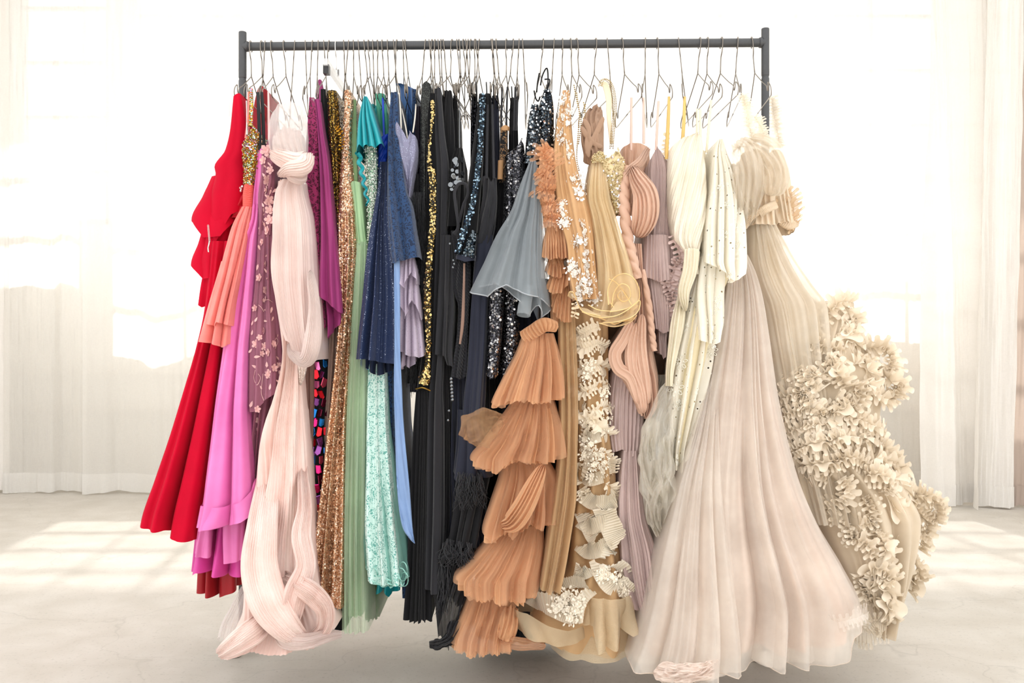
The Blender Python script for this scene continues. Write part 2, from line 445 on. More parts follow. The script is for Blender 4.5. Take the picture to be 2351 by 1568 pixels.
def sequin(name, cols, scale=230.0, base='101010', cover=0.36, rough=0.25, tilt=0.7, metal=0.9):
    """cloth sewn over with tiny overlapping sequins: cells of the given colours, each tilted its own way"""
    if name in MATS: return MATS[name]
    m, nt, nd, lk, out = nodes(name)
    tc = N_(nt, 'ShaderNodeTexCoord')
    vo = N_(nt, 'ShaderNodeTexVoronoi'); vo.inputs['Scale'].default_value = scale; lk.new(tc.outputs['Object'], vo.inputs['Vector'])
    sv = N_(nt, 'ShaderNodeSeparateColor'); lk.new(vo.outputs['Color'], sv.inputs[0])
    col = ramp(nt, sv.outputs[0], [(i / len(cols), rgb(c)) for i, c in enumerate(cols)], 'CONSTANT')
    g = N_(nt, 'ShaderNodeNewGeometry')
    vm = N_(nt, 'ShaderNodeVectorMath', operation='SUBTRACT'); lk.new(vo.outputs['Color'], vm.inputs[0]); vm.inputs[1].default_value = (0.5, 0.5, 0.5)
    vs_ = N_(nt, 'ShaderNodeVectorMath', operation='SCALE'); lk.new(vm.outputs[0], vs_.inputs[0]); vs_.inputs[3].default_value = tilt
    va = N_(nt, 'ShaderNodeVectorMath', operation='ADD'); lk.new(g.outputs['Normal'], va.inputs[0]); lk.new(vs_.outputs[0], va.inputs[1])
    vn = N_(nt, 'ShaderNodeVectorMath', operation='NORMALIZE'); lk.new(va.outputs[0], vn.inputs[0])
    b = N_(nt, 'ShaderNodeBsdfPrincipled'); lk.new(col, b.inputs['Base Color']); b.inputs['Metallic'].default_value = metal; b.inputs['Roughness'].default_value = rough; lk.new(vn.outputs[0], b.inputs['Normal'])
    d = N_(nt, 'ShaderNodeBsdfPrincipled'); d.inputs['Base Color'].default_value = rgb(base); d.inputs['Roughness'].default_value = 0.8
    k = math_(nt, 'LESS_THAN', vo.outputs['Distance'], cover * 1.3)
    mx = N_(nt, 'ShaderNodeMixShader'); lk.new(k, mx.inputs[0]); lk.new(d.outputs[0], mx.inputs[1]); lk.new(b.outputs[0], mx.inputs[2])
    lk.new(mx.outputs[0], out.inputs[0]); MATS[name] = m; return m

def lace(name, thread, ground, scale=70.0, open_=0.0, thresh=0.5, rough=0.75, width=0.12):
    """corded lace: threads in curling figures over a ground (or over air, open_ = how open the ground is)"""
    if name in MATS: return MATS[name]
    m, nt, nd, lk, out = nodes(name)
    tc = N_(nt, 'ShaderNodeTexCoord')
    nz = N_(nt, 'ShaderNodeTexNoise'); nz.inputs['Scale'].default_value = scale * 0.5; nz.inputs['Detail'].default_value = 1.0; lk.new(tc.outputs['Object'], nz.inputs['Vector'])
    mx0 = N_(nt, 'ShaderNodeVectorMath', operation='SCALE'); lk.new(nz.outputs['Color'], mx0.inputs[0]); mx0.inputs[3].default_value = 0.035
    ad = N_(nt, 'ShaderNodeVectorMath', operation='ADD'); lk.new(tc.outputs['Object'], ad.inputs[0]); lk.new(mx0.outputs[0], ad.inputs[1])
    v1 = N_(nt, 'ShaderNodeTexVoronoi', feature='DISTANCE_TO_EDGE'); v1.inputs['Scale'].default_value = scale; lk.new(ad.outputs[0], v1.inputs['Vector'])
    v2 = N_(nt, 'ShaderNodeTexVoronoi', feature='F1'); v2.inputs['Scale'].default_value = scale * 0.4; lk.new(ad.outputs[0], v2.inputs['Vector'])
    a = math_(nt, 'LESS_THAN', v1.outputs['Distance'], width); bb = math_(nt, 'LESS_THAN', v2.outputs['Distance'], thresh * 0.6)
    k = math_(nt, 'MAXIMUM', a, bb)
    bp = N_(nt, 'ShaderNodeBump'); bp.inputs['Strength'].default_value = 0.7; bp.inputs['Distance'].default_value = 0.002; lk.new(k, bp.inputs['Height'])
    b = N_(nt, 'ShaderNodeBsdfPrincipled'); lk.new(mixrgb(nt, k, rgb(ground), rgb(thread)), b.inputs['Base Color']); b.inputs['Roughness'].default_value = rough; b.inputs['Sheen Weight'].default_value = 0.2; b.inputs['Specular IOR Level'].default_value = 0.25
    lk.new(bp.outputs[0], b.inputs['Normal'])
    sh = b.outputs[0]
    if open_:
        tp = N_(nt, 'ShaderNodeBsdfTransparent'); mx = N_(nt, 'ShaderNodeMixShader')
        fac = math_(nt, 'MAXIMUM', k, 1 - open_); lk.new(fac, mx.inputs[0]); lk.new(tp.outputs[0], mx.inputs[1]); lk.new(sh, mx.inputs[2]); sh = mx.outputs[0]
    lk.new(sh, out.inputs[0]); MATS[name] = m; return m

def eyelet_cloth(name, col):
    if name in MATS: return MATS[name]
    m, nt, nd, lk, out = nodes(name)
    tc = N_(nt, 'ShaderNodeTexCoord')
    v = N_(nt, 'ShaderNodeTexVoronoi', feature='F1'); v.inputs['Scale'].default_value = 64.0; lk.new(tc.outputs['Object'], v.inputs['Vector'])
    sv = N_(nt, 'ShaderNodeSeparateColor'); lk.new(v.outputs['Color'], sv.inputs[0])
    sel = math_(nt, 'GREATER_THAN', sv.outputs[1], 0.4)
    hole = math_(nt, 'MULTIPLY', math_(nt, 'LESS_THAN', v.outputs['Distance'], 0.17), sel)
    rim = math_(nt, 'MULTIPLY', math_(nt, 'LESS_THAN', v.outputs['Distance'], 0.36), sel)
    bp = N_(nt, 'ShaderNodeBump'); bp.inputs['Strength'].default_value = 0.8; bp.inputs['Distance'].default_value = 0.003; lk.new(rim, bp.inputs['Height'])
    b = N_(nt, 'ShaderNodeBsdfPrincipled'); lk.new(mixrgb(nt, rim, rgb(col), rgb('fffdf4')), b.inputs['Base Color']); b.inputs['Roughness'].default_value = 0.8; b.inputs['Specular IOR Level'].default_value = 0.2; lk.new(bp.outputs[0], b.inputs['Normal'])
    tr = N_(nt, 'ShaderNodeBsdfTranslucent'); tr.inputs[0].default_value = rgb(col)
    m1 = N_(nt, 'ShaderNodeMixShader'); m1.inputs[0].default_value = 0.3; lk.new(b.outputs[0], m1.inputs[1]); lk.new(tr.outputs[0], m1.inputs[2])
    tp = N_(nt, 'ShaderNodeBsdfTransparent'); m2 = N_(nt, 'ShaderNodeMixShader'); lk.new(hole, m2.inputs[0]); lk.new(m1.outputs[0], m2.inputs[1]); lk.new(tp.outputs[0], m2.inputs[2])
    lk.new(m2.outputs[0], out.inputs[0]); MATS[name] = m; return m

def plain(name, col, rough=0.5, metal=0.0, spec=0.5, bump=0.0, bscale=60.0):
    if name in MATS: return MATS[name]
    m, nt, nd, lk, out = nodes(name)
    b = N_(nt, 'ShaderNodeBsdfPrincipled'); c = rgb(col)
    tc = N_(nt, 'ShaderNodeTexCoord'); nz = N_(nt, 'ShaderNodeTexNoise'); nz.inputs['Scale'].default_value = bscale; nz.inputs['Detail'].default_value = 4; lk.new(tc.outputs['Object'], nz.inputs['Vector'])
    lk.new(ramp(nt, nz.outputs['Fac'], [(0.3, tuple(x * 0.9 for x in c[:3]) + (1,)), (0.7, c)]), b.inputs['Base Color'])
    b.inputs['Roughness'].default_value = rough; b.inputs['Metallic'].default_value = metal; b.inputs['Specular IOR Level'].default_value = spec
    if bump:
        bp = N_(nt, 'ShaderNodeBump'); bp.inputs['Strength'].default_value = bump; bp.inputs['Distance'].default_value = 0.003; lk.new(nz.outputs['Fac'], bp.inputs['Height']); lk.new(bp.outputs[0], b.inputs['Normal'])
    lk.new(b.outputs[0], out.inputs[0]); MATS[name] = m; return m

def curtain_mat(name, col, alpha, trans):
    m, nt, nd, lk, out = nodes(name)
    tc = N_(nt, 'ShaderNodeTexCoord')
    mp = N_(nt, 'ShaderNodeMapping'); mp.inputs['Scale'].default_value = (60, 60, 900); lk.new(tc.outputs['Object'], mp.inputs[0])
    n1 = N_(nt, 'ShaderNodeTexNoise'); n1.inputs['Scale'].default_value = 1.0; n1.inputs['Detail'].default_value = 3; lk.new(mp.outputs[0], n1.inputs['Vector'])
    mp2 = N_(nt, 'ShaderNodeMapping'); mp2.inputs['Scale'].default_value = (700, 700, 50); lk.new(tc.outputs['Object'], mp2.inputs[0])
    n2 = N_(nt, 'ShaderNodeTexNoise'); n2.inputs['Scale'].default_value = 1.0; n2.inputs['Detail'].default_value = 3; lk.new(mp2.outputs[0], n2.inputs['Vector'])
    sl = math_(nt, 'MULTIPLY', math_(nt, 'ADD', n1.outputs['Fac'], n2.outputs['Fac']), 0.5)
    c = rgb(col)
    base = ramp(nt, sl, [(0.25, tuple(x * 0.95 for x in c[:3]) + (1,)), (0.65, c)])
    d = N_(nt, 'ShaderNodeBsdfDiffuse'); lk.new(base, d.inputs[0])
    t = N_(nt, 'ShaderNodeBsdfTranslucent'); lk.new(base, t.inputs[0])
    bp = N_(nt, 'ShaderNodeBump'); bp.inputs['Strength'].default_value = 0.3; bp.inputs['Distance'].default_value = 0.004; lk.new(sl, bp.inputs['Height']); lk.new(bp.outputs[0], d.inputs['Normal'])
    mx = N_(nt, 'ShaderNodeMixShader'); mx.inputs[0].default_value = trans; lk.new(d.outputs[0], mx.inputs[1]); lk.new(t.outputs[0], mx.inputs[2])
    sh = mx.outputs[0]
    if alpha < 1:
        tp = N_(nt, 'ShaderNodeBsdfTransparent'); m2 = N_(nt, 'ShaderNodeMixShader')
        fac = math_(nt, 'ADD', alpha - 0.06, math_(nt, 'MULTIPLY', sl, 0.12), True)
        lk.new(fac, m2.inputs[0]); lk.new(tp.outputs[0], m2.inputs[1]); lk.new(sh, m2.inputs[2]); sh = m2.outputs[0]
    lk.new(sh, out.inputs[0]); return m

def floor_mat():
    m, nt, nd, lk, out = nodes('polished_concrete')
    tc = N_(nt, 'ShaderNodeTexCoord')
    def nz(scale, det, dist=0.0, vec=None):
        n = N_(nt, 'ShaderNodeTexNoise'); n.inputs['Scale'].default_value = scale; n.inputs['Detail'].default_value = det; n.inputs['Distortion'].default_value = dist
        lk.new(vec or tc.outputs['Object'], n.inputs['Vector']); return n.outputs['Fac']
    big = nz(1.3, 8, 0.6); mid = nz(7, 8, 0.3); fine = nz(90, 6)
    a = ramp(nt, big, [(0.3, rgb('c3bdb3')), (0.7, rgb('d2ccc4'))])
    b_ = ramp(nt, mid, [(0.35, rgb('bfb8ad')), (0.65, rgb('d5d0c8'))])
    c = mixrgb(nt, 0.45, a, b_)
    spk = ramp(nt, fine, [(0.30, 0.82), (0.42, 1.0)])
    c = mixrgb(nt, 0.8, c, spk, 'MULTIPLY')
    mp = N_(nt, 'ShaderNodeMapping'); mp.inputs['Scale'].default_value = (3, 40, 1); mp.inputs['Rotation'].default_value = (0, 0, 0.7); lk.new(tc.outputs['Object'], mp.inputs[0])
    scr = nz(1.0, 3, 2.0, mp.outputs[0])
    c = mixrgb(nt, 0.5, c, ramp(nt, scr, [(0.30, 0.85), (0.36, 1.0)]), 'MULTIPLY')
    cr = N_(nt, 'ShaderNodeTexVoronoi', feature='DISTANCE_TO_EDGE'); cr.inputs['Scale'].default_value = 1.1
    wob = N_(nt, 'ShaderNodeTexNoise'); wob.inputs['Scale'].default_value = 5; lk.new(tc.outputs['Object'], wob.inputs['Vector'])
    sc_ = N_(nt, 'ShaderNodeVectorMath', operation='SCALE'); lk.new(wob.outputs['Color'], sc_.inputs[0]); sc_.inputs[3].default_value = 0.35
    ad = N_(nt, 'ShaderNodeVectorMath', operation='ADD'); lk.new(tc.outputs['Object'], ad.inputs[0]); lk.new(sc_.outputs[0], ad.inputs[1]); lk.new(ad.outputs[0], cr.inputs['Vector'])
    crk = ramp(nt, cr.outputs['Distance'], [(0.0, 0.72), (0.006, 1.0)])
    c = mixrgb(nt, math_(nt, 'MULTIPLY', big, 0.7), c, crk, 'MULTIPLY')
    b = N_(nt, 'ShaderNodeBsdfPrincipled'); lk.new(c, b.inputs['Base Color']); b.inputs['Specular IOR Level'].default_value = 0.3
    lk.new(ramp(nt, mid, [(0.3, 0.55), (0.7, 0.75)]), b.inputs['Roughness'])
    bp = N_(nt, 'ShaderNodeBump'); bp.inputs['Strength'].default_value = 0.12; bp.inputs['Distance'].default_value = 0.004; lk.new(mixrgb(nt, 0.5, mid, fine), bp.inputs['Height']); lk.new(bp.outputs[0], b.inputs['Normal'])
    lk.new(b.outputs[0], out.inputs[0]); return m

# ---------------------------------------------------------------- the room
M_wall = plain('white_plaster', 'efece6', 0.85, 0, 0.2, 0.15, 40)
M_ledge = plain('painted_sill', 'efe9e0', 0.6, 0, 0.3)
M_frame = plain('white_window_bars', 'd9d5ce', 0.5, 0, 0.4)
def struct(bag, name, mat):
    o = bag.build(name, mat, smooth=False); o['kind'] = 'structure'; return o
WX0, WX1, WZ0, WZ1, WY = -2.62, 3.5, 1.32, 3.62, 3.36      # the band of windows in the back wall
bg_ = Bag(); bg_.add([(-4.6, -6.5, 0), (5.0, -6.5, 0), (5.0, 3.36, 0), (-4.6, 3.36, 0)], [[0, 1, 2, 3]]); struct(bg_, 'floor', floor_mat())
w = Bag(); box(w, -4.6, 5.0, WY, WY + 0.22, -0.02, WZ0); box(w, -4.6, -3.4, WY, WY + 0.22, WZ0, WZ1); box(w, -3.4, WX0, WY, WY + 0.22, WZ0, 1.75); box(w, -2.74, WX0, WY, WY + 0.22, 1.75, WZ1); box(w, WX1, 5.0, WY, WY + 0.22, WZ0, WZ1); box(w, -4.6, 5.0, WY, WY + 0.22, WZ1, 3.9)
struct(w, 'wall_back', M_wall)
w = Bag(); box(w, -4.75, -4.6, 0.6, WY + 0.2, 0, 3.9); struct(w, 'wall_left', M_wall)
w = Bag(); box(w, 5.0, 5.15, 0.6, WY + 0.2, 0, 3.9); struct(w, 'wall_right', M_wall)
w = Bag(); box(w, -4.7, 5.1, 0.9, WY + 1.30, 3.9, 4.02); struct(w, 'ceiling', M_wall)       # runs on outside as an unseen overhang added to cut off the high sun
w = Bag(); box(w, -4.6, 5.0, WY - 0.05, WY - 0.001, 0.735, 0.775); struct(w, 'trim_1', M_ledge)
w = Bag(); box(w, -4.6, 5.0, WY - 0.05, WY - 0.001, 0.49, 0.525); struct(w, 'trim_2', M_ledge)
k = 1
for (a, b_, WZ0) in ((WX0, 0.40, WZ0), (0.40, WX1, WZ0), (-3.4, -2.74, 1.75)):  # the third is a small window added to brighten the curtain at upper left
    fr = Bag()
    for (x0, x1, z0, z1) in ((a, a + 0.05, WZ0, WZ1), (b_ - 0.05, b_, WZ0, WZ1), (a, b_, WZ0, WZ0 + 0.05), (a, b_, WZ1 - 0.05, WZ1)):
        box(fr, x0, x1, WY + 0.06, WY + 0.12, z0, z1)
    o = struct(fr, 'window_%d' % k, M_frame); k += 1
    nv = int(round((b_ - a) / 0.48))
    for q in range(1, nv):
        x = a + (b_ - a) * q / nv; g = Bag(); box(g, x - 0.013, x + 0.013, WY + 0.07, WY + 0.11, WZ0 + 0.05, WZ1 - 0.05); g.build('glazing_bar', M_frame, o, smooth=False)
    for q in range(1, 6):
        z = WZ0 + q * 0.375
        if z > WZ1 - 0.1: break
        g = Bag(); box(g, a + 0.05, b_ - 0.05, WY + 0.07, WY + 0.11, z - 0.012, z + 0.012); g.build('glazing_bar', M_frame, o, smooth=False)

M_sheer = curtain_mat('sheer_linen', 'faf8f4', 0.85, 0.58)
M_hem = curtain_mat('sheer_linen_hem', 'faf8f4', 0.92, 0.45)
M_thick = curtain_mat('heavy_linen', 'f3efe9', 0.97, 0.16)
M_beige = curtain_mat('beige_linen', 'bfaea2', 1.0, 0.15)
def curtain(label, px0, px1, py_hem, D, folds, mat, hemmat, seed, ztop=3.85, lean=0.0, y1=None, hemh=0.13, group='linen curtains along the back wall'):
    """one hanging curtain panel between two image columns at distance D"""
    y = D - CAMD; t = bpy.data.objects.new('curtain_panel', None); COL.objects.link(t)
    X0 = (px0 - CX) * D / F; X1 = (px1 - CX) * (D if y1 is None else y1) / F; zb = 0.012
    t.location = ((X0 + X1) / 2, y, 0); t['label'] = label; t['category'] = 'curtain'; t['group'] = group
    n = 160; m = 40
    def sheet(z0, z1, mm, off):
        u = np.linspace(0, 1, n)[None, :]; s = np.linspace(0, 1, mm)[:, None]; zz = z1 + (z0 - z1) * s; vs = 1 - zz / ztop
        d = np.zeros((mm, n))
        for (nf, a0, a1, kind) in folds:
            d = d + (a0 + (a1 - a0) * vs) * wave(kind, nf * u + 0.5 * vnoise(u * nf * 0.6, vs * 1.2, seed)) * (0.7 + 0.5 * vnoise(u * 3, vs, seed + 2))
        d = d + 0.006 * vnoise(u * 40, zz * 5, seed + 9)
        X = X0 + (X1 - X0) * u + lean * (1 - vs) + 0.4 * d
        Y = y + ((y1 or D) - D) * u - d + off
        Z = np.broadcast_to(zz, X.shape) + (0.012 * vnoise(u * 9, u * 0, seed + 4) if z0 < 0.05 else 0) * (s > 0.99) + zb * 0
        return np.stack([X, Y, np.maximum(Z, 0.004)], -1)
    V = sheet(zb, ztop, m, 0); mesh_obj('drape', V.reshape(-1, 3), grid_faces(m, n), mat, t)
    V = sheet(zb, hemh, 5, -0.006); mesh_obj('hem', V.reshape(-1, 3), grid_faces(5, n), hemmat, t)
    return t
SH = [(5, 0.01, 0.02, 's'), (1.5, 0.01, 0.03, 's')]
curtain('sheer cream linen curtain left of the red gown, one fold edge catching light', 8, 198, 1138, 5.62, [(2.5, 0.015, 0.035, 's'), (6, 0.004, 0.008, 's')], M_sheer, M_hem, 1)
curtain('sheer cream linen curtain directly behind the red gown', 190, 560, 1130, 5.58, [(2, 0.02, 0.04, 's'), (7, 0.004, 0.008, 's')], M_sheer, M_hem, 2)
curtain('sheer bright curtain behind the jewel-coloured dresses at the left half of the rail', 550, 1000, 1130, 5.64, SH, M_sheer, M_hem, 3)
curtain('sheer bright curtain behind the black and grey dresses', 990, 1450, 1130, 5.60, SH, M_sheer, M_hem, 4)
curtain('sheer bright curtain behind the ivory dresses', 1440, 1890, 1130, 5.65, SH, M_sheer, M_hem, 5)
curtain('flat sheer cream curtain just right of the ruffled gown', 1880, 2180, 1120, 5.70, [(2, 0.01, 0.015, 's')], M_sheer, M_hem, 6)
curtain('thicker white linen curtain with deep folds near the right edge', 2138, 2300, 1165, 5.18, [(1.5, 0.03, 0.05, 's'), (4, 0.006, 0.012, 's')], M_thick, M_thick, 7, lean=-0.05)
curtain('white curtain fold standing beside the beige curtain at right', 2222, 2318, 1170, 5.10, [(1.2, 0.03, 0.05, 's'), (4, 0.005, 0.01, 's')], M_thick, M_thick, 8, lean=0.10)
curtain('beige linen curtain cut off by the right edge', 2284, 2460, 1168, 5.12, [(2, 0.01, 0.03, 's')], M_beige, M_beige, 9, lean=0.16)
curtain('thick pale curtain cut off by the left edge', -260, 21, 1137, 5.35, [(3, 0.015, 0.04, 's')], M_thick, M_thick, 10, y1=5.60)

# ---------------------------------------------------------------- the clothes rail
M_steel = plain('dark_grey_powder_coat', '4a4b4d', 0.45, 0.2, 0.5, 0.05, 200)
M_cap = plain('cream_plastic', 'd8cfc0', 0.5)
YL, YR = 0.018, -0.018
def RY(px): return YL + (YR - YL) * (px - 557) / 1200.0
def rail_y(px): return 107 + (98 - 107) * (px - 557) / 1200.0
RK = thing('clothes_rail', 'long dark grey metal clothes rail holding all the dresses', 'clothes rack', 1157, 1511, 0)
def cyl(name, A, B, r, mat, par, k=20, capr=0.0):
    A = np.array(A, float); B = np.array(B, float)
    L = np.linalg.norm(B - A); d = (B - A) / L; e = min(0.003, r * 0.3)
    P = np.array([A, A + d * e * 0.3, A + d * e, B - d * e, B - d * e * 0.3, B]); rad = np.array([r - e, r - e * 0.25, r, r, r - e * 0.25, r - e])
    v, f = tubemesh(P, rad, k); return mesh_obj(name, v, f, mat, par, smooth=True)
pl = W(557, 107, YL); pr = W(1757, 98, YR)
rail = cyl('rail', pl, pr, 0.0130, M_steel, RK)
for (px, top_y, y, joint) in ((557, 73, YL, 182), (1757, 65, YR, 177)):
    T = W(px, top_y, y); J = W(px, joint, y); B0 = np.array([T[0], T[1], 0.055])
    up = cyl('upright', (J[0], J[1], J[2] + 0.002), T, 0.0118, M_steel, RK)
    cyl('upright', B0, (J[0], J[1], J[2] - 0.002), 0.0118, M_steel, RK)
    cyl('joint_sleeve', (J[0], J[1], J[2] - 0.012), (J[0], J[1], J[2] + 0.012), 0.0106, M_steel, RK)
    R0 = W(px, rail_y(px), y); s_ = 1 if px < 1000 else -1
    cyl('weld_collar', (R0[0] + s_ * 0.009, R0[1], R0[2]), (R0[0] + s_ * 0.019, R0[1], R0[2]), 0.0158, M_steel, RK)
    ft = cyl("foot_bar", (T[0], y - 0.03, 0.045), (T[0], y + 0.30, 0.045), 0.0118, M_steel, RK)
    for q in (-0.01, 0.28): cyl("foot_cap", (T[0] - 0.022, y + q, 0.002), (T[0] - 0.022, y + q, 0.036), 0.02, M_cap, RK)


# ---------------------------------------------------------------- hangers
M_chrome = plain('chromed_wire', '8d857c', 0.3, 1.0)
M_clear = None
def hanger_parts():
    r = 0.0165; th = np.linspace(math.radians(-55), math.radians(180), 22)
    hook = [(-r * math.cos(a), r * math.sin(a)) for a in th[::1]]       # free tip behind, over the rail, down in front
    hook = [(-y_, z_) for (y_, z_) in hook]
    hook += [(-r, -0.012), (-r * 0.7, -0.03), (-0.002, -0.042), (0, -0.055), (0, -0.092)]
    H = np.array([(0, a, b) for (a, b) in hook])
    def side(q):
        pts = [(0, 0, -0.090), (0, q * 0.010, -0.098), (0, q * 0.09, -0.144), (0, q * 0.140, -0.170), (0, q * 0.147, -0.183), (0, q * 0.154, -0.188), (0, q * 0.161, -0.180), (0, q * 0.163, -0.168),
               (0, q * 0.171, -0.170), (0, q * 0.188, -0.182), (0, q * 0.196, -0.196), (0, q * 0.192, -0.207), (0, q * 0.181, -0.211), (0, q * 0.10, -0.211), (0, 0, -0.211)]
        return crom(np.array(pts, float), 46)
    a = tubemesh(crom(H, 60), 0.0016, 6); b1 = tubemesh(side(1), 0.0015, 6); b2 = tubemesh(side(-1), 0.0015, 6)
    return a, b1, b2
HP = hanger_parts(); HM = []
for nm, (v, f) in zip(('hook', 'shoulder_wire', 'shoulder_wire'), HP):
    me = bpy.data.meshes.new(nm); me.from_pydata(v.tolist(), [], f); me.shade_smooth(); me.materials.append(M_chrome); HM.append((nm, me))
HX = [576, 601, 608, 624, 653, 676, 701, 717, 730, 744, 755, 789, 799, 811, 823, 837, 847, 856, 866, 878, 890, 904, 911, 925, 931, 976, 986, 992, 999, 1006, 1013, 1018, 1038, 1050, 1054, 1065, 1070, 1074, 1081, 1090, 1094, 1100,
      1128, 1132, 1140, 1163, 1177, 1191, 1200, 1246, 1272, 1291, 1310, 1324, 1367, 1395, 1428, 1482, 1509, 1559, 1606, 1624, 1656, 1693, 1726]
ORD = ['first', 'second', 'third', 'fourth', 'fifth', 'sixth', 'seventh', 'eighth', 'ninth', 'tenth', 'eleventh', 'twelfth', 'thirteenth', 'fourteenth', 'fifteenth', 'sixteenth', 'seventeenth', 'eighteenth', 'nineteenth']
TENS = {2: 'twent', 3: 'thirt'}
def ordinal(k):
    if k <= 19: return ORD[k - 1]
    t, u = divmod(k, 10); return TENS[t] + ('ieth' if u == 0 else 'y-' + ORD[u - 1])
rg = random.Random(4)
for i, px in enumerate(HX):
    y = RY(px); R0 = W(px, rail_y(px), y)
    o = bpy.data.objects.new('wire_hanger', None); COL.objects.link(o); o.empty_display_size = 0.03
    o.location = R0
    yaw = rg.uniform(-0.16, 0.16) + (0.12 if px < 960 else (-0.08 if px > 1400 else 0.0))
    o.rotation_euler = (rg.uniform(-0.02, 0.02), rg.uniform(-0.10, 0.10), yaw)
    k = i + 1; left = k <= (len(HX) + 1) // 2
    o['label'] = 'chrome wire hanger, %s hook along the rail counted from its %s post' % (ordinal(k if left else len(HX) - i), 'left' if left else 'right')
    o['category'] = 'hanger'; o['group'] = 'chrome wire hangers on the rail'
    for nm, me in HM:
        c = bpy.data.objects.new(nm, me); COL.objects.link(c); c.parent = o
# the odd one: a clear plastic clip hanger
M_clear = cloth('clear_plastic', 'f2f2f2', 0.15, 0, 0.6, 0, 0.45)
R0 = W(772, rail_y(772), RY(772))
o = thing('clip_hanger', 'clear plastic clip hanger with thin white hook among the wire hangers', 'hanger', 772, 107, RY(772)); o.location = R0
hk = np.array(HP[0][0]); mesh_obj('hook', hk * np.array([1, 1, 0.8]) + R0, HP[0][1], plain('white_wire', 'e8e6e2', 0.3, 0.6), o)
cyl('collar', R0 + np.array([0.006, 0, -0.092]), R0 + np.array([0.006, 0, -0.072]), 0.0028, plain('grey_plastic', '7c7a78', 0.4), o, 10)
bgx = Bag(); box(bgx, R0[0] - 0.003, R0[0] + 0.009, R0[1] - 0.17, R0[1] + 0.17, R0[2] - 0.112, R0[2] - 0.092); bgx.build('bar', M_clear, o, smooth=False)
for q in (-1, 1):
    bgx = Bag(); box(bgx, R0[0] - 0.006, R0[0] + 0.010, R0[1] + q * 0.15 - 0.012, R0[1] + q * 0.15 + 0.012, R0[2] - 0.132, R0[2] - 0.106); bgx.build('clip', plain('black_plastic', '222224', 0.3), o, smooth=False)

# ---------------------------------------------------------------- dresses, from the left end of the rail
# D1 red crepe gown
red = cloth('red_crepe', 'c4042a', 0.75, 0.05, 0.12, 0.04)
redsatin = cloth('deep_red_satin', 'a00818', 0.5, 0.1, 0.4)
silver = plain('silver_metal', 'd8d6d2', 0.2, 1.0)
crystal = plain('crystal', 'f4f4f8', 0.08, 0.85, 0.8)
g = thing('gown', 'long red crepe gown with angular peplum flounces at the left end', 'dress', 470, 1225)
tube('bodice', g, red, [(214, 536, 551), (240, 533, 557), (300, 526, 566), (345, 514, 568), (383, 488, 566), (397, 491, 566), (450, 480, 560), (500, 478, 552), (560, 484, 540)], -0.22, 0.12, folds=[(1, 0.001, 0.002, 's')], hem=[550, 560, 535, 495, 480], top=[222, 216, 214])
tube('peplum', g, red, [(405, 484, 530), (450, 462, 540), (505, 434, 545), (560, 440, 545)], [(405, -0.19), (550, -0.23)], 0.1, folds=[(2, 0.003, 0.006, 'r', 0, 0.1)], hem=[(0, 503), (0.12, 512), (0.34, 548), (0.7, 545), (1, 500)], n=64)
tube('peplum', g, red, [(500, 468, 530), (560, 452, 520), (607, 437, 512), (650, 440, 510)], [(500, -0.20), (640, -0.235)], 0.1, folds=[(2, 0.003, 0.006, 'r', 0, 0.3)], hem=[(0, 604), (0.1, 612), (0.42, 641), (0.7, 640), (1, 600)], n=64)
tube('peplum', g, red, [(590, 472, 520), (660, 464, 508), (706, 461, 500)], -0.21, 0.1, folds=[(2, 0.003, 0.01, 'r')], hem=[(0, 696), (0.2, 706), (1, 690)])
tube('skirt', g, red, [(555, 482, 545), (700, 468, 527), (800, 446, 512), (900, 416, 500), (1000, 385, 488), (1100, 350, 476), (1190, 319, 464), (1240, 312, 455)], [(555, -0.225), (1240, -0.34)], 0.22, n=96, m=60,
     folds=[(2.0, 0.010, 0.045, 'r', 0.0, -0.08, 0.06), (5, 0.001, 0.004, 's')], hem=[(0, 1189), (0.2, 1202), (0.45, 1211), (0.5, 1212), (0.56, 1222), (0.75, 1234), (1, 1238)], p=3.0)
b = Bag()
for q in range(14): ring(b, W(478 + 0.25 * q, 518 + 2.8 * q, -0.262), np.array([0, -1.0, 0]), 0.0022, 0.0007, k=6)
zp = b.build('zip', silver, g)
wirepx('zip_pull', zp, silver, [(481, 553, -0.265), (480, 560, -0.268), (478, 570, -0.266), (479, 579, -0.264)], 0.0022)
wirepx('hanging_loop', g, cloth('pale_ribbon', 'f0dcd8', 0.5, 0, 0.3), [(527, 226, -0.22), (526, 250, -0.222), (526, 268, -0.22)], 0.0008)

# D2 second red gown
g = thing('gown', 'red satin gown with ruched bodice and crystal brooch behind the coral dress', 'dress', 520, 1360)
s2 = tube('bodice', g, cloth('red_ruched', 'bb0a24', 0.55, 0.1, 0.3, pleat=0), [(352, 531, 562), (400, 533, 566), (440, 533, 562), (500, 531, 560)], -0.205, 0.12, m=70, folds=[(1, 0.001, 0.001, 's', 11, 0, 0.5), (2, 0.002, 0.003, 's', 5)], top=[354, 356, 362, 358])
tube('halter_back', g, redsatin, [(198, 594, 611), (215, 588, 613), (260, 580, 612), (340, 574, 606)], 0.02, 0.19, folds=[(2, 0.002, 0.006, 's')], top=[204, 198, 206])
tube('skirt', g, redsatin, [(480, 532, 562), (600, 520, 560), (800, 502, 556), (1000, 478, 552), (1200, 464, 552), (1365, 458, 552)], [(480, -0.17), (1365, -0.2)], 0.25, n=64, m=40, folds=[(3, 0.004, 0.02, 'r', 0, 0.2)], hem=[(0, 1357), (0.5, 1362), (0.53, 1367), (1, 1344)])
b = Bag()
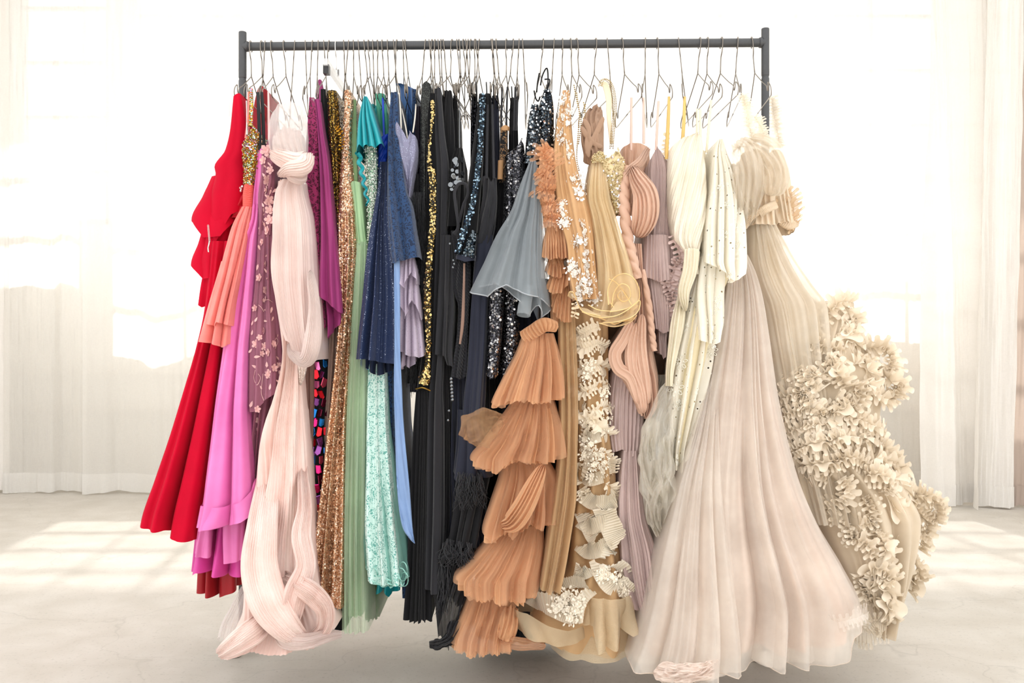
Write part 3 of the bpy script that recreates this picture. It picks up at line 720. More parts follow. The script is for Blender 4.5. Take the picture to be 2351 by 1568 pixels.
for (x, y, r) in ((541, 416, 3.2), (548, 419, 4), (552, 424, 3.4), (539, 424, 3), (545, 427, 3), (550, 431, 3.6), (545, 436, 3), (556, 428, 3), (553, 438, 3.2), (558, 420, 2.6), (537, 431, 2.4), (554, 434, 2.5)):
    P, N = near_exact(s2, x, y); fr = frame_of(N)
    th = np.linspace(0, 6.28, 8, endpoint=False); rr = r * 0.0013
    v = [P + fr[2] * 0.001 + rr * (math.cos(t) * fr[0] + math.sin(t) * fr[1]) for t in th] + [P + fr[2] * (0.001 + rr * 0.5) + 0.55 * rr * (math.cos(t) * fr[0] + math.sin(t) * fr[1]) for t in th]
    b.add(v, [[q, (q + 1) % 8, 8 + (q + 1) % 8, 8 + q] for q in range(8)] + [list(range(8, 16))])
b.build('crystal_brooch', crystal, g, smooth=False, label='cluster of clear crystals')

# D3 coral party dress
coral = cloth('coral_chiffon', 'fb9088', 0.7, 0.15, 0.2, 0.2, col2='fda49a')
confetti = sequin('confetti_sequins', ['f2c230', 'e8702a', 'f4f0e0', 'c8a0d8', '9fd0c8', 'b88a20', 'f8e8a0', 'd05a40'], 260, '7a5a18', 0.4, 0.18, 0.9)
g = thing('party_dress', 'short coral chiffon dress with multicoloured sequin bodice', 'dress', 510, 790)
s3 = tube('bodice', g, confetti, [(290, 573, 590), (312, 565, 595), (336, 555, 594), (380, 558, 590), (424, 560, 580)], -0.25, 0.1, m=40, top=[(0, 336), (0.35, 300), (0.6, 290), (1, 304)])
scatter('sequins', s3, confetti, 520, 0.0028, seed=3, tilt=0.9)
sweep('strap', g, confetti, [(576, 204, -0.20, 9, 0.006), (577, 240, -0.23, 9, 0.006), (575, 290, -0.25, 10, 0.006)], n=14)
sweep('strap', g, plain('clear_beads', 'c9c4c0', 0.15, 0.8), [(566, 232, -0.21, 5, 0.004), (567, 260, -0.23, 4, 0.004), (567, 310, -0.25, 5, 0.004)], n=10)
sweep('strap_lining', g, coral, [(571, 212, -0.205, 6, 0.004), (572, 260, -0.235, 8, 0.004), (566, 318, -0.24, 9, 0.004)], n=10)
tube('waistband', g, cloth('coral_ruched', 'ee6a62', 0.65, 0.1, 0.25, 0.1), [(422, 560, 580), (450, 556, 579), (480, 556, 577)], -0.25, 0.1, m=60, folds=[(0.8, 0.0015, 0.0015, 's', 13, 0, 0.8)])
tube('underskirt', g, coral, [(600, 508, 552), (700, 484, 532), (790, 467, 521)], [(600, -0.28), (790, -0.34)], 0.1, n=72, folds=[(2.2, 0.006, 0.022, 'r', 0, 0.2, 0.1)], hem=[(0, 783), (0.42, 789), (0.46, 785), (0.55, 790), (0.85, 798), (1, 790)], p=2.6)
tube('skirt', g, coral, [(475, 556, 578), (520, 534, 570), (560, 523, 562), (640, 505, 545), (700, 490, 532), (750, 476, 524)], [(475, -0.25), (750, -0.35)], 0.1, n=80, folds=[(2.2, 0.003, 0.018, 'r', 0, 0.2, 0.15), (8, 0.001, 0.002, 's')], hem=[(0, 742), (0.5, 750), (0.54, 740), (0.8, 744), (1, 748)])

# D4 hot pink gown
pink = cloth('hot_pink_satin', 'ec78bf', 0.42, 0.15, 0.4, 0.05, col2='f084c6')
pinkd = cloth('magenta_satin', 'e04ca8', 0.42, 0.15, 0.35, 0.05)
g = thing('gown', 'hot pink satin high-low gown with a wide stitched hem', 'dress', 510, 1300)
tube('bodice', g, pink, [(338, 588, 609), (400, 584, 604), (440, 581, 600), (480, 579, 596)], -0.24, 0.1, top=[346, 344, 336], folds=[(1.5, 0.002, 0.004, 's')])
sweep('strap', g, cloth('black_ribbon', '1a1a1c', 0.5), [(592, 212, -0.20, 7, 0.003), (594, 260, -0.23, 8, 0.003), (597, 345, -0.24, 8, 0.003)], n=10)
sweep('strap', g, MATS['black_ribbon'], [(601, 212, -0.19, 7, 0.003), (604, 270, -0.22, 8, 0.003), (606, 340, -0.23, 7, 0.003)], n=10)
tube('underskirt', g, pinkd, [(1080, 480, 572), (1180, 452, 566), (1270, 443, 560), (1320, 439, 554)], [(1080, -0.24), (1320, -0.26)], 0.2, n=96, folds=[(3.2, 0.01, 0.03, 'r', 0, 0.55, 0.1)], hem=[(0, 1312), (0.25, 1306), (0.3, 1300), (0.45, 1307), (0.75, 1315), (1, 1318)], p=2.8)
for (a, x0, x1, y0, y1, d, o_) in ((0, 446, 484, 1190, 1282, -0.325, 9), (1, 512, 562, 1165, 1290, -0.33, -6)):
    tube('underskirt_fold', g, pink, [(y0, x0 + o_, x1), (y1, x0, x1 - 5)], d, d + 0.05, n=30, m=24, folds=[(1, 0.003, 0.008, 's')], hem=[y1 - 14, y1 - 2, y1] if a == 0 else [y1 + 4, y1 + 2, y1 - 4])
tube('skirt', g, pink, [(470, 579, 596), (500, 576, 594), (554, 551, 590), (628, 538, 586), (730, 519, 580), (803, 509, 574), (930, 490, 573), (1000, 481, 577), (1100, 467, 584), (1152, 460, 587), (1215, 446, 588)], [(470, -0.24), (1215, -0.37)], 0.15, n=110, m=64,
     folds=[(2.0, 0.006, 0.024, 'r', 0.0, 0.92, 0.08), (6, 0.0008, 0.003, 's', 0.6)], hem=[(0, 1212), (0.5, 1204), (0.6, 1201), (0.78, 1190), (0.92, 1172), (1, 1150)], p=3.0)
s4 = tube('hem_band', g, pink, [(1100, 467, 584), (1152, 459, 588), (1215, 445, 589)], [(1100, -0.366), (1215, -0.376)], -0.30, n=110, m=10, folds=[(2.0, 0.022, 0.026, 'r', 0.0, 0.92, 0.08)], top=[(0, 1162), (0.5, 1160), (0.75, 1148), (0.92, 1125), (1, 1100)], hem=[(0, 1213), (0.5, 1205), (0.6, 1202), (0.78, 1191), (0.92, 1173), (1, 1151)], p=3.0, seed=SEED[0])

# D5 mauve floral lace gown
mauve = cloth('mauve_organza', 'a3677b', 0.6, 0.2, 0.3, 0.1, 0.85, crumple=0.15)
mauvein = cloth('mauve_lining', '8d5468', 0.6, 0.1, 0.3)
petalpink = cloth('dusty_pink_applique', 'eabdba', 0.65, 0.15, 0.3, 0.1)
g = thing('gown', 'mauve organza gown sewn with dusty pink flowers and leaves', 'dress', 600, 1090)
s5a = tube('bodice', g, mauve, [(318, 609, 626), (360, 600, 630), (400, 597, 630), (470, 592, 626), (540, 592, 628)], -0.255, 0.1, m=50, folds=[(1.5, 0.002, 0.004, 's'), (3, 0.001, 0.003, 's', 2)], top=[345, 320, 318])
tube('lining', g, mauvein, [(330, 606, 628), (540, 597, 626), (660, 592, 626), (900, 582, 636), (1090, 582, 606)], [(330, -0.22), (1090, -0.26)], 0.08, folds=[(3, 0.003, 0.01, 's')])
s5 = tube('skirt', g, mauve, [(530, 592, 628), (600, 589, 630), (660, 584, 632), (771, 573, 644), (860, 571, 648), (914, 571, 646), (950, 573, 640)], [(530, -0.255), (950, -0.335)], 0.1, n=80, m=60, folds=[(3, 0.003, 0.012, 's', 0.3), (7, 0.001, 0.003, 's')], hem=[(0, 948), (0.3, 940), (0.55, 918), (0.8, 905), (1, 886)])
s5c = tube('underskirt', g, mauve, [(880, 576, 622), (980, 577, 606), (1095, 583, 593)], [(880, -0.28), (1095, -0.30)], 0.05, folds=[(3, 0.004, 0.012, 's', 1)], hem=[1080, 1098, 1085])
sweep('strap', g, petalpink, [(616, 210, -0.20, 4, 0.003), (617, 260, -0.23, 5, 0.003), (618, 322, -0.25, 6, 0.003)], n=10)
rg = random.Random(9)
def app(surf, x, y, kind, r, a=0.0, mat=None, par=None, nm=None):
    P, N = near_exact(surf, x, y); bb = Bag()
    if kind == 'f': flower(bb, P, N, r * 0.00132, 5, a)
    else: leaf(bb, P, N, r * 0.00132, a, 0.42)
    o = bb.build(nm or ('flower_applique' if kind == 'f' else 'leaf_applique'), mat or petalpink, par or surf.o); return o
for (x, y, r) in ((597, 638, 9), (607, 667, 10), (587, 708, 8), (589, 790, 10), (607, 796, 10), (618, 810, 9), (608, 760, 8), (628, 845, 9), (618, 856, 8), (626, 790, 8), (589, 940, 8), (600, 812, 7), (604, 556, 8), (612, 606, 7), (640, 838, 6), (616, 862, 8), (597, 775, 7), (603, 690, 5)):
    app(s5, x, y, 'f', r, rg.random() * 3)
for (x, y, r, a) in ((590, 622, 14, 1.3), (605, 616, 12, -1), (613, 640, 11, 0), (588, 660, 11, 2), (610, 694, 14, 1.2), (604, 712, 16, 0.1), (592, 728, 12, -2), (620, 720, 15, 1.2), (583, 735, 12, -1.8), (622, 738, 13, 0.9), (581, 757, 12, -1.6), (615, 738, 11, 3), (578, 780, 14, 1.8), (580, 800, 12, -2.2), (598, 818, 14, 3.3), (632, 818, 13, -0.6), (612, 830, 13, -1.6), (622, 880, 14, -1.5), (632, 872, 13, -0.6), (578, 838, 13, -0.5), (587, 846, 11, -0.7), (580, 920, 15, -1.9), (606, 905, 10, -0.3), (596, 885, 9, -1.2), (597, 575, 12, 2), (607, 590, 10, 0.6), (598, 532, 10, 2), (610, 545, 9, 1), (634, 775, 10, 0.8), (641, 860, 9, 1.5)):
    app(s5, x, y, 'l', r, a)
for k in range(34):
    app(s5a, 600 + rg.random() * 24, 346 + k * 5.7, 'l' if k % 4 else 'f', 9 + rg.random() * 5, rg.random() * 6)
for (x, y) in ((592, 965), (596, 985), (588, 1000), (596, 1030), (589, 1050)): app(s5c, x, y, 'f' if y % 2 else 'l', 8, 1.0)
for path in ([(586, 850), (583, 868), (590, 884), (598, 868), (592, 858)], [(604, 858), (600, 900), (606, 920)], [(632, 800), (638, 784), (634, 776), (629, 786)], [(606, 690), (616, 688), (626, 694)], [(593, 700), (600, 706), (606, 716)]):
    wirepx('embroidered_tendril', g, petalpink, [tuple(list(p_) + [near(s5, *p_)[0][1] - 0.002]) for p_ in path], 0.0008, 20, 4)

# D6 blush pleated gown
blush = cloth('blush_pleated_tulle', 'f6d6cc', 0.75, 0.25, 0.2, 0.1, pleat=0, col2='f4d8cf')
blushp = cloth('blush_pleats', 'fad6ca', 0.75, 0.3, 0.2, 0.06, pleat=30, pleat_h=0.0016, col2='fbe6de')
blushs = cloth('blush_sheer', 'fbe6df', 0.7, 0.3, 0.2, 0.2, 0.72, pleat=26, pleat_h=0.0016)
blushw = cloth('pale_sheer_tulle', 'fdf6f3', 0.7, 0.2, 0.2, 0.4, 0.40, pleat=16, pleat_h=0.0014)
g = thing('gown', 'blush pink finely pleated gown, knotted at the top and pooling on the floor', 'dress', 640, 1490)
sweep('top_pouf', g, blushw, [(664, 254, -0.24, 40, 0.08), (664, 272, -0.25, 78, 0.12), (662, 305, -0.26, 89, 0.15), (664, 335, -0.27, 88, 0.15), (672, 362, -0.27, 72, 0.12), (678, 378, -0.26, 40, 0.06)], n=60, folds=[(7, 0.004, 0.004, 's', 1.5)], caps=(0.15, 0.15), noise=0.006)
sweep('top_pouf_inner', g, blushs, [(664, 312, -0.22, 60, 0.06), (664, 334, -0.24, 76, 0.10), (672, 372, -0.24, 60, 0.08)], n=40, folds=[(6, 0.004, 0.004, 's', 1)], caps=(0.2, 0.2))
sweep('knot', g, blushp, [(628, 352, -0.28, 30, 0.03), (650, 364, -0.32, 42, 0.05), (680, 374, -0.33, 48, 0.06), (704, 364, -0.29, 40, 0.03)], n=50, folds=[(8, 0.0035, 0.0035, 'k', 0.5, 0, 0.6)], noise=0.004, caps=(0.1, 0.1))
sweep('knot', g, blushp, [(648, 398, -0.31, 18, 0.04), (668, 388, -0.345, 34, 0.07), (690, 384, -0.34, 44, 0.08), (706, 366, -0.29, 30, 0.05)], n=50, folds=[(7, 0.0035, 0.0035, 'k', 0.6, 0, 0.6)], noise=0.004, caps=(0.15, 0.1))
sweep('knot', g, blushp, [(655, 392, -0.33, 12, 0.03), (670, 408, -0.345, 18, 0.04), (690, 414, -0.33, 18, 0.04), (700, 400, -0.29, 14, 0.03)], n=30, folds=[(3, 0.002, 0.002, 'p')], caps=(0.2, 0.2))
tube('skirt', g, blushp, [(415, 636, 690), (600, 621, 712), (720, 634, 712), (820, 645, 690), (900, 628, 694), (980, 607, 700), (1118, 588, 707), (1187, 570, 712), (1238, 556, 714), (1307, 547, 716), (1360, 549, 722), (1410, 545, 742), (1450, 528, 758), (1485, 508, 762), (1500, 500, 758)], [(415, -0.26), (800, -0.32), (1300, -0.42), (1440, -0.48), (1500, -0.53)], 0.02, n=190, m=110,
     folds=[(26, 0.0016, 0.0045, 'p', 0.8, 0, 1.6), (4, 0.004, 0.020, 's', 0.8, 0, 0.9)], hem=[(0, 1505), (0.12, 1500), (0.3, 1484), (0.5, 1490), (0.62, 1480), (0.8, 1478), (1, 1455)], noise=0.006)
tube('overlay', g, blushs, [(412, 646, 694), (440, 630, 698), (500, 623, 712), (628, 622, 722), (723, 632, 728), (790, 652, 729), (835, 672, 727)], [(412, -0.31), (835, -0.40)], -0.16, n=130, m=70, folds=[(20, 0.001, 0.0035, 'p', 0.3, 0, 0.4), (3, 0.003, 0.012, 's', 0.5)], hem=[(0, 780), (0.3, 806), (0.55, 812), (0.8, 832), (1, 826)])
sweep('overlay_fold', g, blushs, [(712, 620, -0.36, 22, 0.03), (722, 700, -0.40, 26, 0.05), (718, 780, -0.42, 40, 0.06), (704, 825, -0.41, 36, 0.05), (676, 815, -0.38, 26, 0.04), (664, 790, -0.34, 16, 0.02)], n=50, folds=[(9, 0.002, 0.003, 'p', 0.3)], caps=(0.1, 0.1))
sweep('lace_edge', g, lace('blush_lace', 'efe0d6', 'e0c8bc', 160, 0.3), [(690, 800, -0.31, 16, 0.02), (694, 840, -0.32, 22, 0.02), (690, 885, -0.32, 8, 0.01)], n=24, folds=[(3, 0.003, 0.003, 's')], caps=(0.1, 0.2))
FD = floor_depth
def fl(x, y, w, t, up=0.0):         # a path row lying on the floor under that image point
    return (x, y, FD(y + 12) - 0.01, w, t)
for path, nf, mt in (([(622, 1050, -0.22, 40, 0.02), (612, 1130, -0.36, 56, 0.02), (602, 1210, -0.452, 70, 0.03), (596, 1300, -0.485, 84, 0.04), (616, 1380, -0.515, 88, 0.045), (654, 1436, -0.53, 70, 0.04), (690, 1466, -0.50, 40, 0.02)], 16, blushp),
                 ([(692, 1010, -0.2, 20, 0.02), (696, 1090, -0.34, 26, 0.02), (700, 1165, -0.43, 34, 0.03), (692, 1230, -0.46, 46, 0.04), (702, 1300, -0.475, 46, 0.04), (680, 1360, -0.50, 56, 0.04), (664, 1420, -0.50, 50, 0.03), (650, 1460, -0.47, 30, 0.02)], 11, blushp),
                 ([(640, 1318, -0.36, 24, 0.02), (690, 1345, -0.50, 46, 0.035), (722, 1368, -0.50, 50, 0.04), (746, 1400, -0.49, 44, 0.04), (744, 1440, -0.48, 40, 0.03), (716, 1468, -0.47, 30, 0.02)], 12, blushp),
                 ([(610, 1420, -0.45, 40, 0.02), (586, 1446, -0.51, 60, 0.04), (552, 1470, -0.535, 56, 0.035), (522, 1490, -0.545, 42, 0.02), (502, 1503, -0.545, 26, 0.008)], 13, blushp),
                 ([(566, 1350, -0.30, 26, 0.02), (548, 1400, -0.33, 40, 0.03), (532, 1440, -0.37, 50, 0.03), (524, 1470, -0.40, 50, 0.02)], 9, blushw),
                 ([(640, 1440, -0.47, 30, 0.02), (660, 1468, -0.52, 44, 0.035), (704, 1472, -0.51, 36, 0.03), (750, 1460, -0.48, 30, 0.02), (784, 1456, -0.46, 16, 0.006)], 10, blushs)):
    sweep('train_fold', g, mt, path, n=nf * 6, m=70, folds=[(nf, 0.0022, 0.0026, 'p', 0.3, 0, 0.8), (2, 0.004, 0.004, 's', 0.5)], p=2.6, noise=0.003)

# D7 magenta lace dress, D8 plum dress
mlace = lace('magenta_lace', '8c2456', '5f1538', 95, 0.25, 0.55)
g = thing('lace_dress', 'dark magenta lace dress beside the blush knot', 'dress', 740, 760)
tube('bodice', g, mlace, [(224, 711, 721), (260, 708, 727), (327, 703, 732), (455, 701, 736), (600, 712, 738), (700, 722, 746), (762, 727, 754)], [(224, -0.22), (762, -0.27)], 0.1, folds=[(1.6, 0.003, 0.008, 's')], hem=[762, 758, 750], m=60)
tube('lining', g, cloth('wine_lining', '5a1436', 0.6), [(250, 712, 722), (327, 707, 729), (455, 705, 732), (600, 716, 734), (750, 730, 750)], [(250, -0.18), (750, -0.24)], 0.08)
plum = cloth('plum_jersey', '98336f', 0.55, 0.15, 0.3, 0.05)
g = thing('wrap_dress', 'plum jersey dress with a slanting cape hem', 'dress', 760, 770)
tube('cape', g, plum, [(228, 720, 732), (260, 724, 736), (295, 727, 740), (375, 731, 753), (439, 733, 759), (540, 734, 770), (660, 730, 780), (720, 733, 784)], [(228, -0.21), (720, -0.31)], 0.1, folds=[(1.4, 0.002, 0.012, 's', 0.1)], hem=[(0, 668), (0.3, 688), (0.6, 703), (1, 720)], m=60)
tube('lower_flounce', g, plum, [(640, 742, 778), (720, 747, 783), (780, 754, 772)], [(640, -0.25), (780, -0.28)], 0.1, folds=[(2, 0.006, 0.016, 'r')], hem=[(0, 740), (0.25, 778), (0.5, 765), (1, 740)])
sweep('shoulder', g, plum, [(735, 194, 0.05, 12, 0.05), (738, 230, 0.03, 20, 0.06), (741, 290, 0.0, 22, 0.06)], n=16)

# D9 mirror-tile dress
blk = cloth('black_mesh', '0d0d0f', 0.8, 0.1, 0.2)
g = thing('gown', 'black gown covered with coloured mirror tiles, glimpsed below the plum dress', 'dress', 745, 1445)
s9 = tube('body', g, blk, [(740, 720, 760), (800, 716, 760), (900, 716, 756), (1000, 710, 752), (1150, 706, 748), (1256, 710, 750), (1340, 712, 772), (1400, 730, 790), (1452, 744, 791)], [(740, -0.22), (1256, -0.27), (1452, -0.30)], 0.1, n=64, m=80, folds=[(2, 0.002, 0.010, 's', 0.4)], hem=[1448, 1453, 1446])
tcol = [plain('tile_' + n_, c_, 0.12, 0.75, 0.6) for n_, c_ in (('pink', 'f078b8'), ('magenta', 'd8207a'), ('red', 'd8182a'), ('blue', '1a78c8'), ('purple', '8a4a98'), ('wine', '701838'), ('rose', 'e05878'))]
rg = random.Random(21)
def tile(surf, x, y, w, h, mt, ang):
    P, N = near(surf, x, y); P = W(x, y, P[1] - 0.004); a, b_, n_ = frame_of(N + np.array([rg.uniform(-.3, .3), 0, rg.uniform(-.3, .3)]), ang)
    w *= 0.00118; h *= 0.00118
    q = [(-w * rg.uniform(.3, .5), h * .5), (w * rg.uniform(.3, .5), h * rg.uniform(.35, .5)), (w * rg.uniform(.35, .5), -h * rg.uniform(.2, .4)), (0, -h * .5), (-w * rg.uniform(.35, .5), -h * rg.uniform(.2, .4))]
    c_ = [P + a * i + b_ * j for i, j in q]; k = len(c_)
    v = [p_ - n_ * 0.0012 for p_ in c_] + [p_ + n_ * 0.0004 for p_ in c_] + [P + (p_ - P) * 0.86 + n_ * 0.0014 for p_ in c_]
    f = [[i, (i + 1) % k, k + (i + 1) % k, k + i] for i in range(k)] + [[k + i, k + (i + 1) % k, 2 * k + (i + 1) % k, 2 * k + i] for i in range(k)] + [list(range(2 * k, 3 * k))]
    mesh_obj('mirror_tile', v, f, mt, surf.o, smooth=False)
y = 772
row = 0
while y < 1262:
    xl_ = np.interp(y, [760, 900, 1000, 1150, 1256], [722, 718, 712, 708, 712]); xr_ = np.interp(y, [760, 900, 1000, 1080, 1150, 1256], [752, 750, 746, 742, 736, 726])
    for q in range(3):
        x = xl_ + (q + 0.3 + 0.35 * (row % 2)) * 15.5
        if x > xr_ + 3: continue
        tile(s9, x + rg.uniform(-1.5, 1.5), y + rg.uniform(-3, 3), rg.uniform(13, 18), rg.uniform(19, 25), rg.choice(tcol if y > 820 else tcol[3:6]), rg.uniform(-0.4, 0.4))
    y += 22; row += 1
for (x, y) in ((757, 1398), (763, 1412), (771, 1404), (716, 1290), (717, 1312)): tile(s9, x, y, 12, 15, rg.choice(tcol), 0.3)

# D10 taupe and brown sheer gowns behind
taupe = cloth('taupe_chiffon', '9c8478', 0.7, 0.15, 0.2, 0.2, 0.92)
g = thing('gown', 'taupe chiffon gown between the mirror tiles and the rose gold sequins', 'dress', 755, 1370)
tube('skirt', g, taupe, [(735, 756, 784), (850, 752, 778), (980, 744, 770), (1090, 740, 760), (1370, 735, 775)], [(735, -0.24), (1370, -0.24)], 0.15, folds=[(3, 0.003, 0.012, 's', 0.4)], m=40)
brown = cloth('brown_chiffon', '8f6a60', 0.7, 0.15, 0.2, 0.15)
g = thing('gown', 'brown chiffon gown showing beside the blush skirt', 'dress', 705, 1330)
tube('skirt', g, brown, [(812, 684, 718), (900, 690, 718), (1000, 697, 717), (1150, 702, 716), (1330, 705, 722)], [(812, -0.26), (1330, -0.27)], 0.15, folds=[(4, 0.003, 0.010, 's', 0.4)], m=40)

# D11 black top, gold sequin dress
black = cloth('black_jersey', '121214', 0.75, 0.2, 0.25)
g = thing('dress', 'plain black dress between the plum dress and the gold sequins', 'dress', 755, 470)
tube('body', g, black, [(205, 736, 750), (240, 736, 756), (300, 741, 758), (415, 750, 768), (480, 756, 772)], -0.17, 0.15, folds=[(2, 0.002, 0.004, 's')])
goldseq = sequin('bronze_gold_sequins', ['8a6a20', 'c09a48', '4a3a14', 'e0c070', '6a5020'], 300, '2a200c', 0.45, 0.2, 0.8)
g = thing('sequin_dress', 'old gold sequin dress with a gathered gold neckline', 'dress', 772, 740)
s11 = tube('body', g, goldseq, [(208, 752, 772), (260, 752, 778), (330, 756, 782), (413, 762, 784), (540, 764, 786), (640, 770, 786), (740, 776, 786)], [(208, -0.19), (740, -0.22)], 0.15, m=60, folds=[(2, 0.002, 0.003, 's')])
scatter('sequins', s11, goldseq, 500, 0.0024, seed=5, tilt=0.9)
gold = plain('gold_lame', 'c8983a', 0.25, 0.9)
ruffle('neck_ruffle', g, gold, [(770, 290, -0.22), (779, 300, -0.24), (786, 320, -0.24), (782, 345, -0.24)], 0.008, 0.004, 9, seed=3)

# D12 rose gold sequin gown
rose = sequin('rose_gold_sequins', ['d0a080', 'ecc8a8', 'b8845f', 'f6dcc0', 'c48f6a', 'dcb08c', 'fdeedc'], 290, 'a87a58', 0.5, 0.28, 0.5)
g = thing('sequin_gown', 'long rose gold sequin gown', 'dress', 755, 1390)
s12 = tube('bodice', g, rose, [(207, 791, 804), (240, 790, 808), (327, 787, 806), (400, 780, 812), (455, 778, 814), (500, 776, 815)], [(207, -0.2), (500, -0.25)], 0.12, m=40)
s12b = tube('skirt', g, rose, [(490, 776, 814), (540, 776, 816), (576, 776, 817), (640, 778, 812), (735, 780, 805), (799, 776, 802), (847, 772, 799), (926, 764, 793), (980, 758, 790), (1067, 748, 789), (1174, 734, 789), (1281, 721, 789), (1345, 715, 788), (1395, 712, 787)], [(490, -0.25), (1395, -0.33)], 0.12, n=90, m=120, folds=[(2.2, 0.002, 0.016, 's', 0.2), (5, 0.001, 0.005, 's')], hem=[(0, 1348), (0.4, 1377), (0.7, 1390), (1, 1397)])
scatter('sequins', s12b, rose, 3000, 0.0023, seed=8, tilt=0.8); scatter('sequins', s12, rose, 700, 0.0021, seed=9, tilt=0.8)

# D13 sage green gown
sage = cloth('sage_crepe', 'c4deba', 0.7, 0.2, 0.25, 0.1)
saget = cloth('sage_tulle', 'cfe4c6', 0.7, 0.2, 0.2, 0.2, 0.5)
g = thing('gown', 'sage green gown with long tulle skirt nearly touching the floor', 'dress', 815, 1450)
tube('bodice', g, cloth('sage_brocade', 'a5c79a', 0.5, 0.1, 0.4, crumple=0.15), [(417, 803, 828), (450, 807, 831), (540, 815, 839), (560, 817, 842)], -0.24, 0.1, folds=[(1, 0.002, 0.003, 's')], top=[420, 416, 420])
sweep('strap', g, cloth('olive_strap', '7f9a6c', 0.6), [(812, 230, -0.16, 12, 0.006), (812, 320, -0.2, 16, 0.006), (815, 420, -0.22, 14, 0.006)], n=10)
tube('lining', g, sage, [(555, 818, 842), (655, 811, 842), (831, 800, 840), (980, 796, 836), (1246, 796, 832), (1413, 800, 830)], [(555, -0.235), (1413, -0.26)], 0.08, n=70, folds=[(2.4, 0.002, 0.012, 'r', 0, 0.3)])
tube('skirt', g, saget, [(555, 817, 843), (655, 809, 846), (735, 803, 846), (831, 796, 846), (980, 789, 846), (1246, 784, 844), (1452, 785, 845)], [(555, -0.242), (1452, -0.31)], 0.1, n=110, m=60, folds=[(5, 0.003, 0.012, 's', 0.2), (13, 0.001, 0.003, 's')], hem=1450, jag=2)
g = thing('gown', 'darker green tulle skirt tucked behind the sage gown', 'dress', 857, 1420)
tube('skirt', g, cloth('moss_tulle', '6d8f66', 0.7, 0.2, 0.2, 0.3, 0.85), [(1180, 838, 862), (1331, 840, 870), (1422, 838, 872)], -0.14, 0.14, n=70, m=30, folds=[(4, 0.004, 0.012, 's')], hem=[1424, 1420, 1416], jag=3)

# D14 teal satin ruffle top
teal = cloth('teal_satin', '12909c', 0.32, 0.1, 0.5, 0.05, col2='18a0a8')
g = thing('satin_blouse', 'teal satin top with a wavy flounced edge', 'blouse', 845, 470)
s14 = tube('flounce', g, teal, [(222, 835, 843), (247, 828, 852), (270, 823, 859), (295, 820, 867), (343, 817, 880), (362, 818, 884)], [(222, -0.24), (362, -0.33)], -0.1, n=90, m=40, folds=[(4, 0.002, 0.014, 'r', 0.0, 0.2)], hem=[(0, 358), (0.08, 352), (0.2, 334), (0.3, 345), (0.45, 336), (0.6, 340), (0.72, 345), (0.85, 334), (1, 327)])
sweep('edge_ruffle', g, teal, [(822 + 0.185 * (y_ - 350) + (4 if k_ % 2 else -3), y_, -0.295 + 0.012 * (k_ % 2), 11 - 0.05 * (y_ - 350), 0.012) for k_, y_ in enumerate(range(350, 482, 12))], n=16, m=80)
tube('back', g, teal, [(240, 840, 862), (330, 842, 872), (400, 838, 866)], -0.08, 0.1, folds=[(3, 0.003, 0.006, 's')])

# D15 mint beaded dress, D16 green strap, royal blue dress
mintb = sequin('mint_beads', ['9cc0a4', 'c8dcc8', '6a9078', 'e4ece0', '88b098'], 230, '6a8f78', 0.5, 0.2, 0.7, 0.5)
g = thing('beaded_dress', 'mint dress densely covered in pale beads', 'dress', 853, 640)
s15 = tube('body', g, mintb, [(336, 836, 862), (380, 838, 866), (440, 842, 866), (540, 844, 866), (640, 842, 860)], -0.25, 0.12, m=50, folds=[(1, 0.002, 0.002, 's')])
scatter('beads', s15, plain('pearl_beads', 'e6ece2', 0.15, 0.4, 0.7), 700, 0.0022, seed=2, dome=True, k=5)
g = thing('dress', 'emerald satin dress with thin straps behind the teal top', 'dress', 880, 470)
em = cloth('emerald_satin', '4aa888', 0.4, 0.1, 0.4)
tube('body', g, em, [(215, 862, 882), (300, 866, 892), (470, 868, 890)], -0.05, 0.15, folds=[(2, 0.003, 0.006, 's')])
g = thing('dress', 'royal blue ruched dress, mostly hidden behind the navy dress', 'dress', 866, 845)
rb = cloth('royal_blue_satin', '0d3fb8', 0.45, 0.1, 0.4)
tube('body', g, rb, [(308, 868, 894), (345, 868, 890), (400, 865, 884), (480, 860, 876)], -0.21, 0.1, folds=[(0.8, 0.0015, 0.0015, 's', 9, 0, 0.5)], m=60, top=[326, 312, 306])
sweep('strap', g, rb, [(879, 225, -0.17, 5, 0.003), (880, 260, -0.19, 5, 0.003), (882, 320, -0.2, 5, 0.003)], n=8)
tube('skirt', g, rb, [(780, 828, 860), (850, 828, 850)], -0.24, 0.1, folds=[(2, 0.004, 0.01, 'r')], hem=[828, 850, 845])

# ---------------------------------------------------------------- navy, lavender, mint lace
navys = cloth('navy_glitter', '15264a', 0.55, 0.2, 0.4, sparkle=0.035, pleat=0, crumple=0.1)
g = thing('cocktail_dress', 'navy glitter knee-length dress with soft vertical folds', 'dress', 862, 845)
tube('underskirt', g, cloth('navy_lining', '14213d', 0.6), [(780, 830, 900), (862, 836, 898)], -0.26, 0.1, n=70, folds=[(4, 0.006, 0.014, 'r')], hem=[838, 850, 862, 858, 850], m=20)
tube('body', g, navys, [(372, 873, 891), (423, 871, 890), (480, 862, 892), (544, 851, 898), (608, 842, 904), (703, 832, 908), (767, 824, 908), (836, 817, 908)], [(372, -0.24), (836, -0.36)], 0.08, n=90, m=60, folds=[(2.5, 0.003, 0.020, 's', 0.1), (6, 0.001, 0.004, 's')], hem=[(0, 825), (0.35, 824), (0.6, 831), (1, 836)])
nlace = lace('navy_lace', '223f66', '132440', 100, 0.0, 0.5)
g = thing('lace_dress', 'navy corded lace dress with long lace sleeve', 'dress', 925, 1368)
